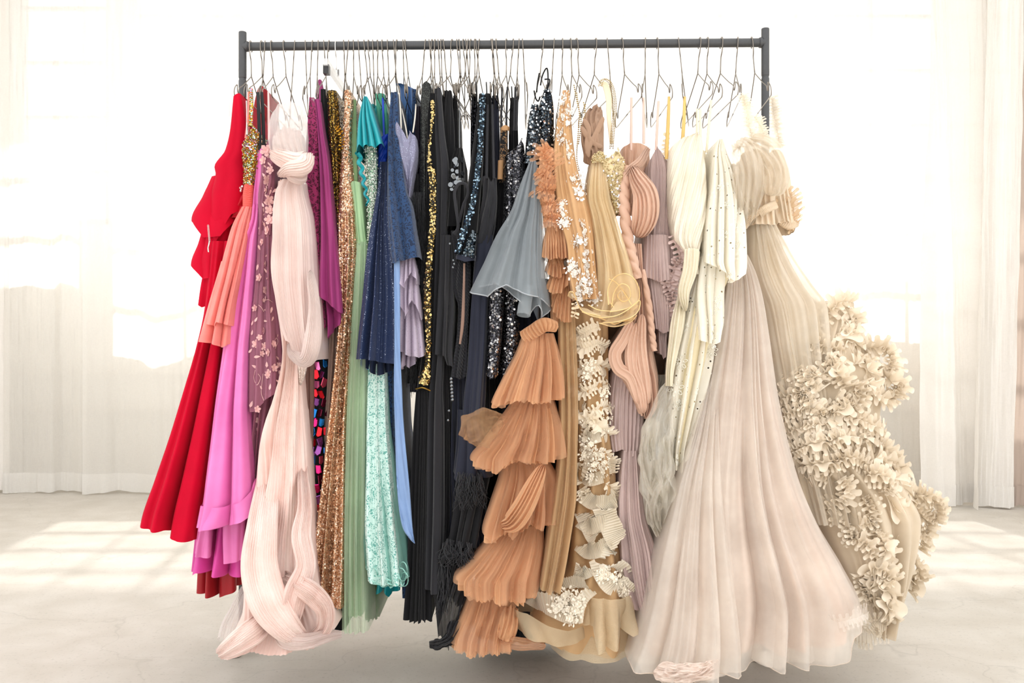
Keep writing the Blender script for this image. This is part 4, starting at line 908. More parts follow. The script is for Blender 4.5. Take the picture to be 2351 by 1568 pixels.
tube('sleeve', g, nlace, [(212, 897, 912), (263, 893, 915), (320, 890, 916), (359, 889, 922), (439, 888, 933), (470, 888, 944), (528, 891, 952), (592, 898, 961), (606, 900, 962)], [(212, -0.22), (606, -0.37)], -0.02, n=70, m=60, folds=[(1.2, 0.003, 0.010, 's')], hem=[(0, 604), (0.15, 605), (0.5, 597), (1, 590)])
tube('skirt', g, nlace, [(840, 888, 912), (980, 889, 916), (1130, 903, 938), (1290, 918, 944), (1370, 924, 942)], -0.22, 0.1, folds=[(2, 0.003, 0.01, 's', 0.5)], m=40)
g = thing('dress', 'blue satin dress hanging open behind the lavender top', 'dress', 935, 330)
tube('back', g, cloth('steel_blue_satin', '45699c', 0.4, 0.1, 0.4), [(192, 910, 922), (205, 915, 952), (300, 918, 957), (345, 922, 955)], 0.0, 0.16, folds=[(3, 0.003, 0.006, 's')])
tube('side_panel', g, nlace, [(205, 946, 956), (300, 948, 960), (330, 950, 960)], -0.12, 0.05)
lav = cloth('lavender_glitter', '86859f', 0.6, 0.2, 0.35, 0.05, sparkle=0.06, crumple=0.12)
lavr = cloth('lavender_chiffon', 'cabcce', 0.6, 0.2, 0.3, 0.25, 0.93, sparkle=0.02)
g = thing('party_dress', 'lavender glitter dress with stepped handkerchief ruffles', 'dress', 940, 840)
tube('bodice', g, lav, [(278, 908, 932), (310, 907, 954), (343, 908, 956), (391, 920, 950), (440, 934, 942), (452, 936, 940)], -0.27, 0.0, folds=[(2, 0.003, 0.004, 's', 1)], top=[(0, 296), (0.15, 280), (0.4, 300), (0.6, 322), (0.8, 300), (1, 312)], m=40, noise=0.003)
for a, b_ in (((916, 214), (921, 296)), ((922, 250), (936, 320)), ((955, 240), (948, 304))):
    wirepx('strap', g, cloth('silver_ribbon', 'd6cfc4', 0.4, 0, 0.5), [(a[0], a[1], -0.19), ((a[0] + b_[0]) / 2 + 1, (a[1] + b_[1]) / 2, -0.24), (b_[0], b_[1], -0.26)], 0.0022, 12)
for (y0, y1, xa, xb, xc, xd, d, hm) in ((700, 850, 916, 952, 914, 950, -0.26, [843, 848, 838, 846, 830]), (640, 822, 918, 956, 913, 974, -0.29, [800, 806, 812, 818, 818, 822, 815]), (590, 745, 918, 950, 916, 966, -0.315, [740, 700, 735, 705, 690, 700, 735]), (585, 665, 922, 948, 918, 956, -0.335, [640, 662, 640, 625, 652])):
    tube('ruffle_tier', g, lavr, [(y0, xa, xb), ((y0 + y1) / 2, (xa + xc) / 2 - 1, (xb + xd) / 2 + 1), (y1, xc, xd)], [(y0, d + 0.02), (y1, d - 0.03)], d + 0.12, n=70, m=30, folds=[(3.5, 0.004, 0.016, 'r', 0.2)], hem=hm)
g = thing('sash', 'long pale blue satin sash hanging in front of the black skirts', 'sash', 945, 1246)
sweep('ribbon', g, cloth('sky_blue_satin', '7b98c4', 0.45, 0.1, 0.4, crumple=0.12), [(911, 596, -0.35, 14, 0.006), (912, 700, -0.36, 14, 0.006), (912, 799, -0.37, 14, 0.006), (914, 900, -0.375, 19, 0.006), (917, 980, -0.38, 21, 0.006), (926, 1120, -0.385, 29, 0.006), (934, 1200, -0.385, 25, 0.006), (944, 1232, -0.38, 12, 0.005), (952, 1247, -0.375, 2, 0.003)], n=20, m=60, folds=[(1, 0.002, 0.003, 's', 3)], p=4)

mint = cloth('aqua_lining', '6cc4bc', 0.55, 0.1, 0.3, 0.1)
mlc = lace('white_on_aqua_lace', 'cfe9e2', '86cdc2', 120, 0.3, 0.62, width=0.16)
aquat = cloth('aqua_tulle', '8fc8bc', 0.7, 0.2, 0.2, 0.3, 0.5)
g = thing('gown', 'aqua gown under white lace with curling wired tulle hem', 'dress', 885, 1350)
tube('lining', g, mint, [(835, 846, 884), (980, 848, 886), (1100, 848, 896), (1320, 852, 912)], [(835, -0.22), (1320, -0.28)], 0.1, folds=[(2.5, 0.003, 0.014, 's')])
tube('lace_skirt', g, mlc, [(835, 843, 886), (960, 842, 888), (1067, 842, 896), (1192, 840, 906), (1300, 846, 916), (1345, 850, 918)], [(835, -0.25), (1345, -0.365)], 0.1, n=80, m=60, folds=[(2.5, 0.003, 0.014, 's'), (6, 0.001, 0.004, 's')], hem=[1325, 1342, 1338, 1345, 1335])
tube('tulle_overlay', g, aquat, [(835, 842, 888), (960, 840, 892), (1100, 838, 908), (1192, 836, 922), (1238, 833, 930), (1317, 842, 938), (1345, 852, 938)], [(835, -0.24), (1345, -0.34)], 0.1, n=80, m=50, folds=[(4, 0.003, 0.016, 's'), (9, 0.001, 0.004, 's')], hem=[1300, 1330, 1345, 1338, 1342, 1325], wire=('wired_hem', 0.0016, cloth('aqua_cord', '9fd8cc', 0.5)))
tube('teal_underskirt', g, teal, [(1280, 870, 920), (1362, 862, 916)], -0.2, 0.08, n=60, m=20, folds=[(3, 0.008, 0.016, 'r')], hem=[1346, 1358, 1350, 1366, 1356, 1345])
b = Bag()
for (x, y, rx, ry) in ((918, 1322, 14, 18), (925, 1312, 10, 22), (905, 1334, 16, 9), (880, 1336, 18, 7), (856, 1320, 10, 18), (928, 1330, 9, 16), (866, 1330, 14, 8)):
    th = np.linspace(0, 2 * np.pi, 26); P = np.array([W(x + rx * math.cos(t), y + ry * math.sin(t), -0.345 + 0.02 * math.sin(t * 2)) for t in th]); v, f = tubemesh(P, 0.0016, 4); b.add(v, f)
b.build('hem_curls', MATS['aqua_cord'], g)

# ---------------------------------------------------------------- black dresses
kA = cloth('black_crepe', '17171a', 0.8, 0.25, 0.2); kB = cloth('charcoal_crepe', '2b2b2f', 0.8, 0.3, 0.2); kC = cloth('blue_black_crepe', '262938', 0.75, 0.3, 0.25); kD = cloth('black_velvet', '0e0e10', 0.9, 0.4, 0.1)
kE = cloth('aubergine_satin', '1f1526', 0.5, 0.2, 0.35); kM = cloth('black_chiffon', '1c1c20', 0.7, 0.25, 0.2, 0, 0.9)
kseq = sequin('black_sequins', ['141416', '2a2a30', '0c0c0e', '70707a', '1c1c22'], 260, '0a0a0b', 0.5, 0.2, 0.8)
g = thing('gown', 'aubergine satin gown right of the lavender top', 'dress', 955, 900)
tube('body', g, kE, [(245, 954, 968), (330, 952, 968), (420, 944, 970), (470, 940, 968), (640, 945, 965), (900, 940, 962)], -0.17, 0.15, folds=[(2, 0.003, 0.006, 's')])
g = thing('fringed_dress', 'black dress with long hanging fringe beside the gold sequin trim', 'dress', 965, 910)
tube('body', g, kA, [(400, 948, 972), (600, 950, 972), (880, 930, 972)], -0.2, 0.15, folds=[(3, 0.002, 0.005, 's')])
fringe('fringe', g, kM, 948, 976, 440, 700, -0.235, 90, 1, curl=0.006); fringe('fringe', g, kM, 940, 974, 640, 915, -0.23, 110, 2, curl=0.008, dy=60)
g = thing('velvet_dress', 'black beaded velvet dress with a rounded shoulder', 'dress', 975, 500)
tube('body', g, sequin('velvet_beads', ['1a1b1a', '2a2c2a', '3c403c', '101110'], 420, '0c0c0c', 0.5, 0.35, 0.6, 0.4), [(186, 972, 986), (200, 968, 990), (260, 964, 990), (400, 962, 990), (520, 962, 988)], -0.215, 0.15, folds=[(1, 0.002, 0.003, 's')], top=[194, 186, 192])
g = thing('evening_dress', 'black dress with a band of gold sequins running down the front', 'dress', 965, 1435)
gseq = sequin('gold_sequins', ['8f7030', 'c0a05a', '4a3814', 'dcc890', '241a08', '30240c'], 250, '14100a', 0.42, 0.14, 0.9)
s_ = tube('body', g, kD, [(215, 984, 1000), (300, 980, 1000), (400, 978, 1004), (540, 975, 1003), (640, 970, 998), (800, 968, 992), (897, 955, 990)], [(215, -0.21), (897, -0.27)], 0.1, m=60, folds=[(1, 0.002, 0.003, 's')])
sb = sweep('sequin_band', g, gseq, [(992, 232, -0.215, 8, 0.006), (994, 262, -0.225, 7, 0.006), (986, 340, -0.25, 6, 0.006), (987, 380, -0.26, 8, 0.006), (992, 402, -0.265, 18, 0.010), (994, 480, -0.272, 16, 0.010), (991, 545, -0.278, 17, 0.010), (984, 620, -0.285, 15, 0.010), (982, 700, -0.29, 18, 0.010), (984, 780, -0.29, 12, 0.010), (981, 840, -0.295, 15, 0.010), (976, 868, -0.295, 26, 0.010), (974, 882, -0.295, 20, 0.008)], n=18, m=140)
scatter('sequins', sb, plain('gold_sequin_discs', 'cdb57c', 0.12, 1.0), 380, 0.0027, seed=4, tilt=0.8, k=7)
wirepx('gold_trim', g, plain('antique_gold', 'a8843c', 0.3, 0.9), [(955, 893, -0.28), (970, 890, -0.295), (988, 897, -0.285)], 0.0025)
tube('skirt', g, kA, [(893, 956, 991), (980, 950, 996), (1130, 945, 992), (1300, 940, 990), (1420, 932, 992)], [(893, -0.26), (1420, -0.30)], 0.1, n=90, m=50, folds=[(6, 0.004, 0.014, 'r'), (14, 0.001, 0.003, 's')], hem=[1414, 1420, 1424, 1420, 1426], jag=4)
g = thing('gown', 'plain black crepe gown with a folded cowl neckline', 'dress', 1000, 1355)
tube('body', g, kB, [(200, 1000, 1012), (225, 997, 1014), (300, 1000, 1020), (400, 1004, 1032), (520, 1003, 1026), (640, 1000, 1024), (800, 996, 1020), (900, 988, 1016), (980, 984, 1018), (1150, 981, 1018), (1356, 976, 1012)], [(200, -0.2), (1356, -0.32)], 0.1, n=70, m=70, folds=[(1.6, 0.003, 0.016, 's', 0.3)], hem=[1352, 1357, 1358, 1352], top=[205, 200, 204])
g = thing('dress', 'black gathered dress on the hanger just left of the gap of light', 'dress', 1035, 560)
tube('body', g, kA, [(208, 1018, 1036), (240, 1014, 1038), (330, 1018, 1044), (440, 1028, 1046), (560, 1024, 1040)], -0.18, 0.12, folds=[(3, 0.004, 0.004, 's', 2)], noise=0.003, m=50)
for (x0, x1, y0, y1, d, mt, lb) in ((1040, 1050, 220, 420, -0.14, kA, 'narrow black dress hanging beside the bead chain'), (1081, 1097, 215, 460, -0.17, kseq, 'black sequin dress right of the gap of light'), (1112, 1130, 215, 420, -0.17, kA, 'black ruched dress under two crossed hangers'), (1128, 1146, 220, 430, -0.15, kC, 'black dress left of the nude lace panel'), (1170, 1188, 225, 400, -0.13, kA, 'black strappy dress left of the charcoal sequins')):
    g = thing('dress', lb, 'dress', (x0 + x1) / 2, y1 + 400)
    tube('body', g, mt, [(y0, x0 + 2, x1 - 3), (y0 + 40, x0, x1), (y1, x0 - 2, x1 + 2), (y1 + 420, x0 - 10, x1 - 4)], d, 0.14, folds=[(3, 0.003, 0.008, 's', 1)], m=40)
    for q in (0.25, 0.75): wirepx('strap', g, black, [(x0 + (x1 - x0) * q, y0 - 26, d + 0.03), (x0 + (x1 - x0) * q + 1, y0, d), (x0 + (x1 - x0) * q + 1, y0 + 30, d - 0.005)], 0.002, 10)
# jewelled halter
g = thing('halter_dress', 'black halter dress with round silver paillettes and a hanging loop strap', 'dress', 1050, 866)
s_ = tube('bodice', g, kD, [(340, 1046, 1062), (372, 1036, 1064), (432, 1032, 1066), (520, 1026, 1068)], -0.24, 0.1, folds=[(2, 0.003, 0.004, 's')])
scatter('paillettes', s_, plain('silver_paillettes', '84888c', 0.2, 0.9), 30, 0.0056, mask=lambda x, y, r: 365 < y < 436 and x < 1062, seed=3, tilt=0.5, k=9)
sweep('loop_strap', g, kB, [(1042, 538, -0.275, 10, 0.004), (1052, 520, -0.28, 7, 0.004), (1046, 470, -0.285, 7, 0.004), (1044, 440, -0.285, 7, 0.004), (1054, 422, -0.285, 7, 0.004), (1070, 424, -0.28, 6, 0.004), (1074, 446, -0.275, 6, 0.004), (1064, 470, -0.27, 6, 0.004), (1054, 510, -0.265, 6, 0.004)], n=12, m=70)
wirepx('bead_chain', g, plain('dull_silver', '8c8e90', 0.3, 0.9), [(1056, 236, -0.18), (1055, 300, -0.21), (1056, 360, -0.23)], 0.0018, 20)
tube('striped_panel', g, cloth('ribbed_black_mesh', '202026', 0.7, 0.2, 0.3, pleat=6, slant=42, pleat_h=0.006), [(530, 1034, 1066), (590, 1042, 1078), (650, 1036, 1080), (706, 1052, 1076), (780, 1046, 1074), (830, 1038, 1074), (870, 1034, 1070)], [(530, -0.25), (870, -0.285)], 0.0, m=60, folds=[(2, 0.003, 0.008, 's', 1)], hem=[868, 866, 872, 864])
sweep('nude_slit', g, cloth('nude_mesh', '8a6f62', 0.7), [(1066, 605, -0.285, 5, 0.004), (1065, 660, -0.30, 6, 0.004), (1062, 740, -0.305, 8, 0.004), (1056, 790, -0.305, 5, 0.004)], n=8)
b = Bag()
for q in range(7): b.add(*tubemesh(np.array([W(1036 + 0.5 * q, 870 + 8 * q, -0.285), W(1036 + 0.5 * q, 870.5 + 8 * q, -0.288)]), 0.005, 10))
for (x, y) in ((1041, 598), (1043, 606), (1040, 614), (1031, 943), (1029, 965), (1033, 560)): b.add(*tubemesh(np.array([W(x, y, -0.285), W(x, y + .5, -0.288)]), 0.004, 9))
b.build('paillette_drops', MATS['silver_paillettes'], g)
# curved sequin strap dress
g = thing('sequin_dress', 'blue-black sequin dress with a long curved sparkling edge', 'dress', 1065, 595)
bseq = sequin('midnight_sequins', ['141c26', '26323e', '0b1016', '4c6070', '1a242e', '34464f'], 270, '0c1016', 0.5, 0.16, 0.9)
tube('bodice', g, kD, [(215, 1100, 1112), (300, 1090, 1110), (400, 1076, 1106), (500, 1062, 1098), (592, 1046, 1090)], [(215, -0.2), (592, -0.29)], 0.1, m=50, folds=[(1, 0.002, 0.003, 's')], hem=[588, 596, 592])
sb = sweep('sequin_edge', g, bseq, [(1109, 218, -0.21, 13, 0.012), (1107, 260, -0.225, 14, 0.012), (1104, 311, -0.245, 14, 0.012), (1097, 391, -0.27, 15, 0.012), (1086, 466, -0.295, 15, 0.012), (1068, 525, -0.31, 15, 0.012), (1050, 582, -0.32, 14, 0.012)], n=18, m=90)
scatter('sequins', sb, plain('steel_sequin_discs', '90a8b8', 0.12, 1.0), 150, 0.0026, seed=6, tilt=0.8)
sb = sweep('sequin_cup', g, bseq, [(1088, 534, -0.29, 12, 0.012), (1080, 560, -0.305, 22, 0.014), (1074, 590, -0.31, 30, 0.012)], n=20, m=30)
scatter('sequins', sb, plain('grey_sequin_discs', '6a747a', 0.2, 1.0), 120, 0.0026, seed=7, tilt=0.8)
tube('hem_band', g, kC, [(586, 1046, 1092), (600, 1046, 1090)], -0.315, -0.15, m=8, hem=[594, 602, 598])
# charcoal draped dress and blue-charcoal long gown
g = thing('gown', 'charcoal jersey gown with a draped neckline and thin straps', 'dress', 1085, 960)
tube('bodice', g, kB, [(404, 1108, 1140), (440, 1108, 1140), (510, 1098, 1138), (560, 1094, 1130)], -0.255, 0.1, m=40, folds=[(2, 0.006, 0.006, 's', 0.6)], top=[(0, 408), (0.35, 402), (0.6, 420), (0.85, 404), (1, 408)], noise=0.003)
tube('skirt', g, kC, [(540, 1093, 1132), (600, 1088, 1130), (700, 1082, 1122), (830, 1074, 1118), (956, 1062, 1112), (962, 1062, 1110)], [(540, -0.255), (962, -0.30)], 0.1, n=60, m=50, folds=[(1.4, 0.004, 0.014, 's', 0.2)], hem=[952, 960, 950, 940])
for (a, b_) in (((1119, 240), (1117, 405)), ((1130, 240), (1134, 405))): sweep('strap', g, kB, [(a[0], a[1], -0.19, 5, 0.003), ((a[0] + b_[0]) / 2, 320, -0.23, 5, 0.003), (b_[0], b_[1] + 5, -0.252, 6, 0.003)], n=8)
# nude lace panel dress
g = thing('lace_dress', 'black lace dress with a nude satin insert', 'dress', 1158, 600)
tube('bodice', g, lace('black_on_nude_lace', '0c0c0d', '8a6a4a', 120, 0, 0.6), [(296, 1148, 1166), (340, 1147, 1166), (372, 1146, 1164), (420, 1146, 1162)], -0.2, 0.1, m=30)
tube('nude_insert', g, cloth('nude_satin', 'b48a60', 0.45), [(288, 1147, 1172), (300, 1150, 1168)], -0.205, 0.1, m=10, top=[294, 288, 292])
tube('nude_strip', g, MATS['nude_satin'], [(368, 1143, 1157), (412, 1142, 1155)], -0.215, -0.1, m=12)
tube('skirt', g, kA, [(410, 1140, 1166), (540, 1130, 1160), (700, 1105, 1140), (960, 1090, 1150)], -0.18, 0.1, folds=[(3, 0.003, 0.01, 's')])
for x in (1150, 1162, 1180, 1186): sweep('strap', g, kB, [(x + 3, 200, -0.16, 4, 0.003), (x, 300, -0.19, 5, 0.003)], n=6, m=8)
# long plain blacks filling the lower middle
for (lb, prof, d0, d1, mt, hm, nf) in (('long black gown, its skirt seen left of the feathered gown', [(560, 1004, 1046), (800, 1006, 1040), (820, 1010, 1040), (1000, 1005, 1050), (1200, 998, 1055), (1340, 990, 1050)], -0.2, -0.24, kA, [1340, 1345, 1335], 4),
                                     ('sleeved black dress with a straight cuff above the dark skirts', [(540, 1012, 1040), (700, 1008, 1042), (815, 1008, 1036), (840, 1018, 1036)], -0.25, -0.28, kB, [(0, 812), (0.45, 818), (0.5, 838), (1, 842)], 2),
                                     ('navy-black chiffon gown behind the striped panel', [(840, 1036, 1082), (950, 1028, 1092), (1090, 1020, 1110), (1290, 1030, 1120)], -0.22, -0.25, kC, [1290, 1300, 1290], 5),
                                     ('black gown behind the grey tulle skirt', [(640, 1150, 1262), (800, 1140, 1260), (950, 1096, 1200), (1040, 1080, 1180)], -0.12, -0.15, kC, [1040, 1045, 1030], 4),
                                     ('black gown hanging behind the tan tiered skirt', [(660, 1205, 1330), (860, 1150, 1325), (1100, 1100, 1330), (1360, 1090, 1330), (1470, 1090, 1320)], 0.0, 0.0, kA, [1465, 1470, 1460], 6)):
    g = thing('gown', lb, 'dress', (prof[-1][1] + prof[-1][2]) / 2, prof[-1][0])
    tube('skirt', g, mt, prof, [(prof[0][0], d0), (prof[-1][0], d1)], 0.16, n=70, m=40, folds=[(nf, 0.004, 0.016, 's', 0.2), (nf * 2.3, 0.001, 0.004, 's')], hem=hm, jag=2)
# feathered tiered gown
g = thing('gown', 'black tiered gown with feather trims, its train touching the floor', 'dress', 1030, 1480)
tube('upper_tier', g, kC, [(940, 1050, 1092), (1020, 1046, 1116), (1110, 1036, 1136)], [(940, -0.26), (1110, -0.32)], 0.0, n=60, m=30, folds=[(3, 0.004, 0.014, 'r', 0.2)], hem=[1086, 1112, 1100, 1092, 1096])
tube('middle_tier', g, kA, [(1085, 1050, 1128), (1160, 1042, 1112), (1258, 1030, 1092)], [(1085, -0.30), (1258, -0.335)], 0.0, n=60, m=30, folds=[(4, 0.003, 0.014, 'r', 0.2)], hem=[1240, 1256, 1250, 1258])
tube('lower_tier', g, kM, [(1235, 1028, 1095), (1330, 1008, 1085), (1400, 998, 1064), (1450, 1002, 1056), (1480, 1004, 1046)], [(1235, -0.31), (1455, -0.37)], 0.0, n=80, m=40, folds=[(6, 0.004, 0.012, 's', 0.6)], hem=[1450, 1470, 1484, 1474], noise=0.006, jag=8)
sweep('train', g, kM, [(1050, 1430, -0.36, 36, 0.02), (1034, 1464, -0.39, 34, 0.018), (1010, 1478, -0.40, 24, 0.012), (986, 1480, -0.40, 14, 0.006)], n=40, folds=[(4, 0.004, 0.005, 's')], noise=0.004, ridge=0.003, ragged=0.25)
fk = cloth('black_feather', '1b1c22', 0.6, 0.3, 0.3)
fringe('feather_fringe', g, fk, 1050, 1108, 1082, 1172, -0.335, 150, 3, curl=0.016, rad=0.0014, dy=40)
fringe('feather_fringe', g, fk, 1016, 1084, 1240, 1308, -0.35, 150, 4, curl=0.016, rad=0.0014, dy=36, skew=-12)
fringe('feather_fringe', g, fk, 1004, 1030, 1280, 1420, -0.33, 60, 5, curl=0.014, rad=0.0014, dy=50)

# ---------------------------------------------------------------- charcoal sequins, grey tulle
cseq = sequin('charcoal_sequins', ['2c2c32', '4a4a50', '18181b', '6a6a70', '34343a', '8c8a8a', '222226'], 250, '1c1c20', 0.5, 0.2, 0.7)
cdisc = plain('pewter_sequin_discs', 'b4b2b2', 0.14, 1.0)
g = thing('sequin_gown', 'charcoal and silver sequin gown with two hanging panels', 'dress', 1150, 868)
s_ = tube('bodice', g, cseq, [(318, 1188, 1200), (340, 1174, 1204), (362, 1158, 1206), (455, 1156, 1206), (540, 1150, 1196), (660, 1130, 1186)], [(318, -0.24), (660, -0.30)], 0.05, m=60, folds=[(1, 0.003, 0.004, 's')], top=[(0, 362), (0.4, 336), (0.75, 318), (1, 330)])
scatter('sequins', s_, cdisc, 100, 0.0028, seed=11, tilt=0.8)
s_ = tube('panel', g, cseq, [(600, 1128, 1160), (660, 1124, 1158), (750, 1121, 1154), (820, 1119, 1148), (872, 1116, 1140)], [(600, -0.29), (872, -0.31)], -0.1, m=60, hem=[862, 870, 866], jag=3)
scatter('sequins', s_, cdisc, 120, 0.0032, seed=12, tilt=0.7)
s_ = tube('panel', g, cseq, [(620, 1158, 1186), (720, 1155, 1190), (800, 1150, 1194), (862, 1140, 1190)], [(620, -0.25), (862, -0.27)], -0.05, m=60, hem=[858, 862, 850], jag=3)
scatter('sequins', s_, cdisc, 90, 0.0030, seed=13, tilt=0.7)
g = thing('sequin_dress', 'dark crystal sequin bodice hung by two peaks above the grey tulle', 'dress', 1238, 372)
dseq = sequin('dark_crystal_sequins', ['171b22', '2a323c', '0d1116', '4c565e', '80888e', '1e242c'], 240, '0e1014', 0.5, 0.14, 1.0)
s_ = tube('bodice', g, dseq, [(240, 1221, 1236), (270, 1214, 1240), (327, 1207, 1244), (376, 1203, 1238)], -0.25, 0.05, m=40, folds=[(1, 0.003, 0.003, 's')])
scatter('crystals', s_, crystal, 60, 0.0026, seed=14, tilt=0.9)
s_ = tube('bodice', g, dseq, [(205, 1250, 1263), (220, 1244, 1268), (260, 1234, 1272), (327, 1232, 1272), (380, 1228, 1266)], -0.23, 0.1, m=40, folds=[(1, 0.003, 0.003, 's')])
scatter('crystals', s_, crystal, 80, 0.0026, seed=15, tilt=0.9)
for pts in ([(1241, 196), (1246, 172), (1256, 157), (1258, 190), (1252, 214)], [(1250, 182), (1262, 184), (1257, 206)], [(1226, 208), (1230, 226), (1236, 232), (1240, 222)], [(1238, 168), (1234, 190), (1232, 212)]):
    wirepx('hanger_loop', g, black, [(x, y, -0.2) for x, y in pts], 0.0022, 24)
gt = cloth('grey_tulle', 'a6aeb3', 0.7, 0.35, 0.25, 0.25, 0.55); gtc = cloth('grey_cord', 'a8adb2', 0.6)
g = thing('tulle_dress', 'short slate grey tulle dress with stiff corded hem', 'dress', 1175, 700)
tube('lining', g, cloth('slate_lining', '565b62', 0.65, 0.1, 0.3), [(370, 1216, 1232), (423, 1198, 1238), (540, 1172, 1242), (640, 1190, 1244), (730, 1196, 1240)], [(370, -0.26), (730, -0.3)], 0.0, n=70, folds=[(3, 0.004, 0.02, 'r', 0.2)], hem=[610, 640, 690, 735, 728])
tube('skirt', g, gt, [(370, 1215, 1233), (423, 1193, 1242), (486, 1171, 1245), (540, 1139, 1247), (600, 1112, 1251), (640, 1092, 1255), (675, 1077, 1262), (720, 1072, 1266)], [(370, -0.28), (720, -0.42)], -0.1, n=110, m=60, folds=[(3, 0.003, 0.020, 's', 0.1), (9, 0.001, 0.004, 's')], hem=[(0, 668), (0.06, 674), (0.22, 682), (0.45, 656), (0.6, 668), (0.72, 680), (0.9, 684), (1, 704)], wire=('corded_hem', 0.0018, gtc))
tube('skirt_layer', g, gt, [(380, 1216, 1234), (486, 1180, 1246), (600, 1125, 1252), (670, 1095, 1262), (740, 1110, 1266)], [(380, -0.27), (740, -0.38)], -0.12, n=100, m=50, folds=[(4, 0.003, 0.022, 's', 0.3), (10, 0.001, 0.004, 's')], hem=[(0, 660), (0.25, 650), (0.45, 672), (0.6, 700), (0.7, 728), (0.78, 700), (0.88, 736), (1, 706)], wire=('corded_hem', 0.0016, gtc))
sweep('rolled_fold', g, gt, [(1214, 660, -0.36, 26, 0.03), (1206, 695, -0.38, 30, 0.035), (1202, 724, -0.39, 32, 0.035)], n=30)

# ---------------------------------------------------------------- tan ruffles
tan = cloth('tan_tulle', 'e4aa7c', 0.75, 0.25, 0.2, 0.15, 0.8, col2='eab98e')
tans = cloth('tan_tulle_sheer', 'e6b48c', 0.75, 0.25, 0.2, 0.25, 0.42)
g = thing('tiered_gown', 'tan tulle gown of five gathered tiers with a ruffled neckline', 'dress', 1160, 1490)
for (path, h, am, wv) in (([(1262, 338, -0.28), (1246, 350, -0.30), (1256, 372, -0.31), (1266, 392, -0.30)], 0.040, 0.012, 5), ([(1232, 398, -0.29), (1250, 404, -0.31), (1268, 420, -0.30)], 0.036, 0.010, 5), ([(1236, 430, -0.29), (1252, 436, -0.31), (1270, 440, -0.29)], 0.038, 0.010, 5), ([(1244, 470, -0.29), (1262, 466, -0.31), (1276, 480, -0.29)], 0.034, 0.010, 5), ([(1250, 500, -0.30), (1266, 500, -0.31), (1284, 506, -0.30)], 0.030, 0.010, 5)):
    ruffle('neck_ruffle', g, tans, path, h, am * 0.8, wv * 1.8, tilt=0.9, seed=int(path[0][1])); ruffle('neck_ruffle', g, tan, path, h * 0.7, am * 0.6, wv * 2.2, tilt=0.4, seed=int(path[0][1]) + 1)
sweep('neck_ruffle_core', g, tan, [(1254, 345, -0.24, 30, 0.03), (1254, 420, -0.26, 32, 0.04), (1266, 520, -0.27, 34, 0.04), (1278, 620, -0.28, 36, 0.04), (1284, 740, -0.28, 40, 0.04)], n=30, folds=[(3, 0.005, 0.005, 's', 2)], noise=0.006)
for (y0, x0, x1, y1, x2, x3, hm, d) in ((520, 1256, 1272, 598, 1242, 1284, [590, 597, 592], -0.32), (516, 1276, 1296, 594, 1270, 1312, [585, 596, 588], -0.315), (588, 1262, 1290, 640, 1250, 1300, [622, 636, 640, 620], -0.315), (612, 1276, 1304, 680, 1246, 1310, [662, 676, 672, 640], -0.325), (655, 1280, 1308, 744, 1258, 1314, [700, 730, 742, 738], -0.32)):
    tube('neck_flounce', g, tan, [(y0, x0, x1), ((y0 + y1) / 2, (x0 + x2) / 2 - 3, (x1 + x3) / 2 + 3), (y1, x2, x3)], [(y0, d + 0.03), (y1, d - 0.015)], d + 0.08, n=60, m=26, folds=[(6, 0.002, 0.008, 's', 0.2), (13, 0.001, 0.003, 's')], hem=hm, jag=3)
sweep('gathered_band', g, tan, [(1202, 776, -0.33, 34, 0.02), (1226, 760, -0.35, 34, 0.02), (1250, 746, -0.36, 34, 0.02), (1276, 750, -0.34, 26, 0.02)], n=20, m=120, folds=[(0.5, 0.007, 0.007, 'k', 11, 0, 0.2)])
TIERS = [ # profile, hem contour, front depth top/bottom
  ([(765, 1204, 1270), (806, 1189, 1282), (867, 1157, 1294), (927, 1131, 1300), (940, 1128, 1302)], [(0, 924), (0.1, 934), (0.25, 924), (0.4, 916), (0.6, 926), (0.75, 918), (0.9, 916), (1, 908)], -0.33, -0.40),
  ([(905, 1188, 1266), (971, 1143, 1286), (1018, 1109, 1296), (1055, 1079, 1301), (1080, 1078, 1302)], [(0, 1056), (0.12, 1074), (0.28, 1080), (0.42, 1060), (0.55, 1052), (0.7, 1062), (0.85, 1054), (1, 1036)], -0.33, -0.41),
  ([(1052, 1160, 1256), (1105, 1145, 1280), (1164, 1127, 1276), (1229, 1112, 1272), (1248, 1112, 1270)], [(0, 1230), (0.1, 1246), (0.3, 1214), (0.45, 1224), (0.6, 1198), (0.8, 1208), (1, 1198)], -0.33, -0.41),
  ([(1205, 1154, 1246), (1247, 1119, 1248), (1298, 1073, 1244), (1330, 1044, 1240), (1370, 1048, 1236)], [(0, 1324), (0.1, 1352), (0.25, 1368), (0.45, 1366), (0.6, 1370), (0.8, 1374), (1, 1362)], -0.34, -0.43),
  ([(1355, 1080, 1186), (1404, 1062, 1182), (1469, 1036, 1172), (1496, 1034, 1170)], [(0, 1476), (0.2, 1490), (0.4, 1496), (0.65, 1488), (1, 1494)], -0.34, -0.42)]
for k, (prof, hm, d0, d1) in enumerate(TIERS):
    tube('tier', g, tan, prof, [(prof[0][0], d0), (prof[-1][0], d1)], d0 + 0.16, n=120, m=40, folds=[(4.5, 0.003, 0.020, 'r', 0.15), (17, 0.002, 0.007, 's', 0.1)], hem=hm, jag=4, p=2.6)
    tube('tier_overlay', g, tans, [(y, a - 3, b_ + 3) for (y, a, b_) in prof], [(prof[0][0], d0 - 0.012), (prof[-1][0], d1 - 0.03)], d0 + 0.1, n=110, m=36, folds=[(5.5, 0.003, 0.022, 's', 0.3), (15, 0.001, 0.005, 's')], hem=[(a, y - 6 + 10 * ((i + k) % 2)) for i, (a, y) in enumerate(hm)], jag=4, p=2.6)
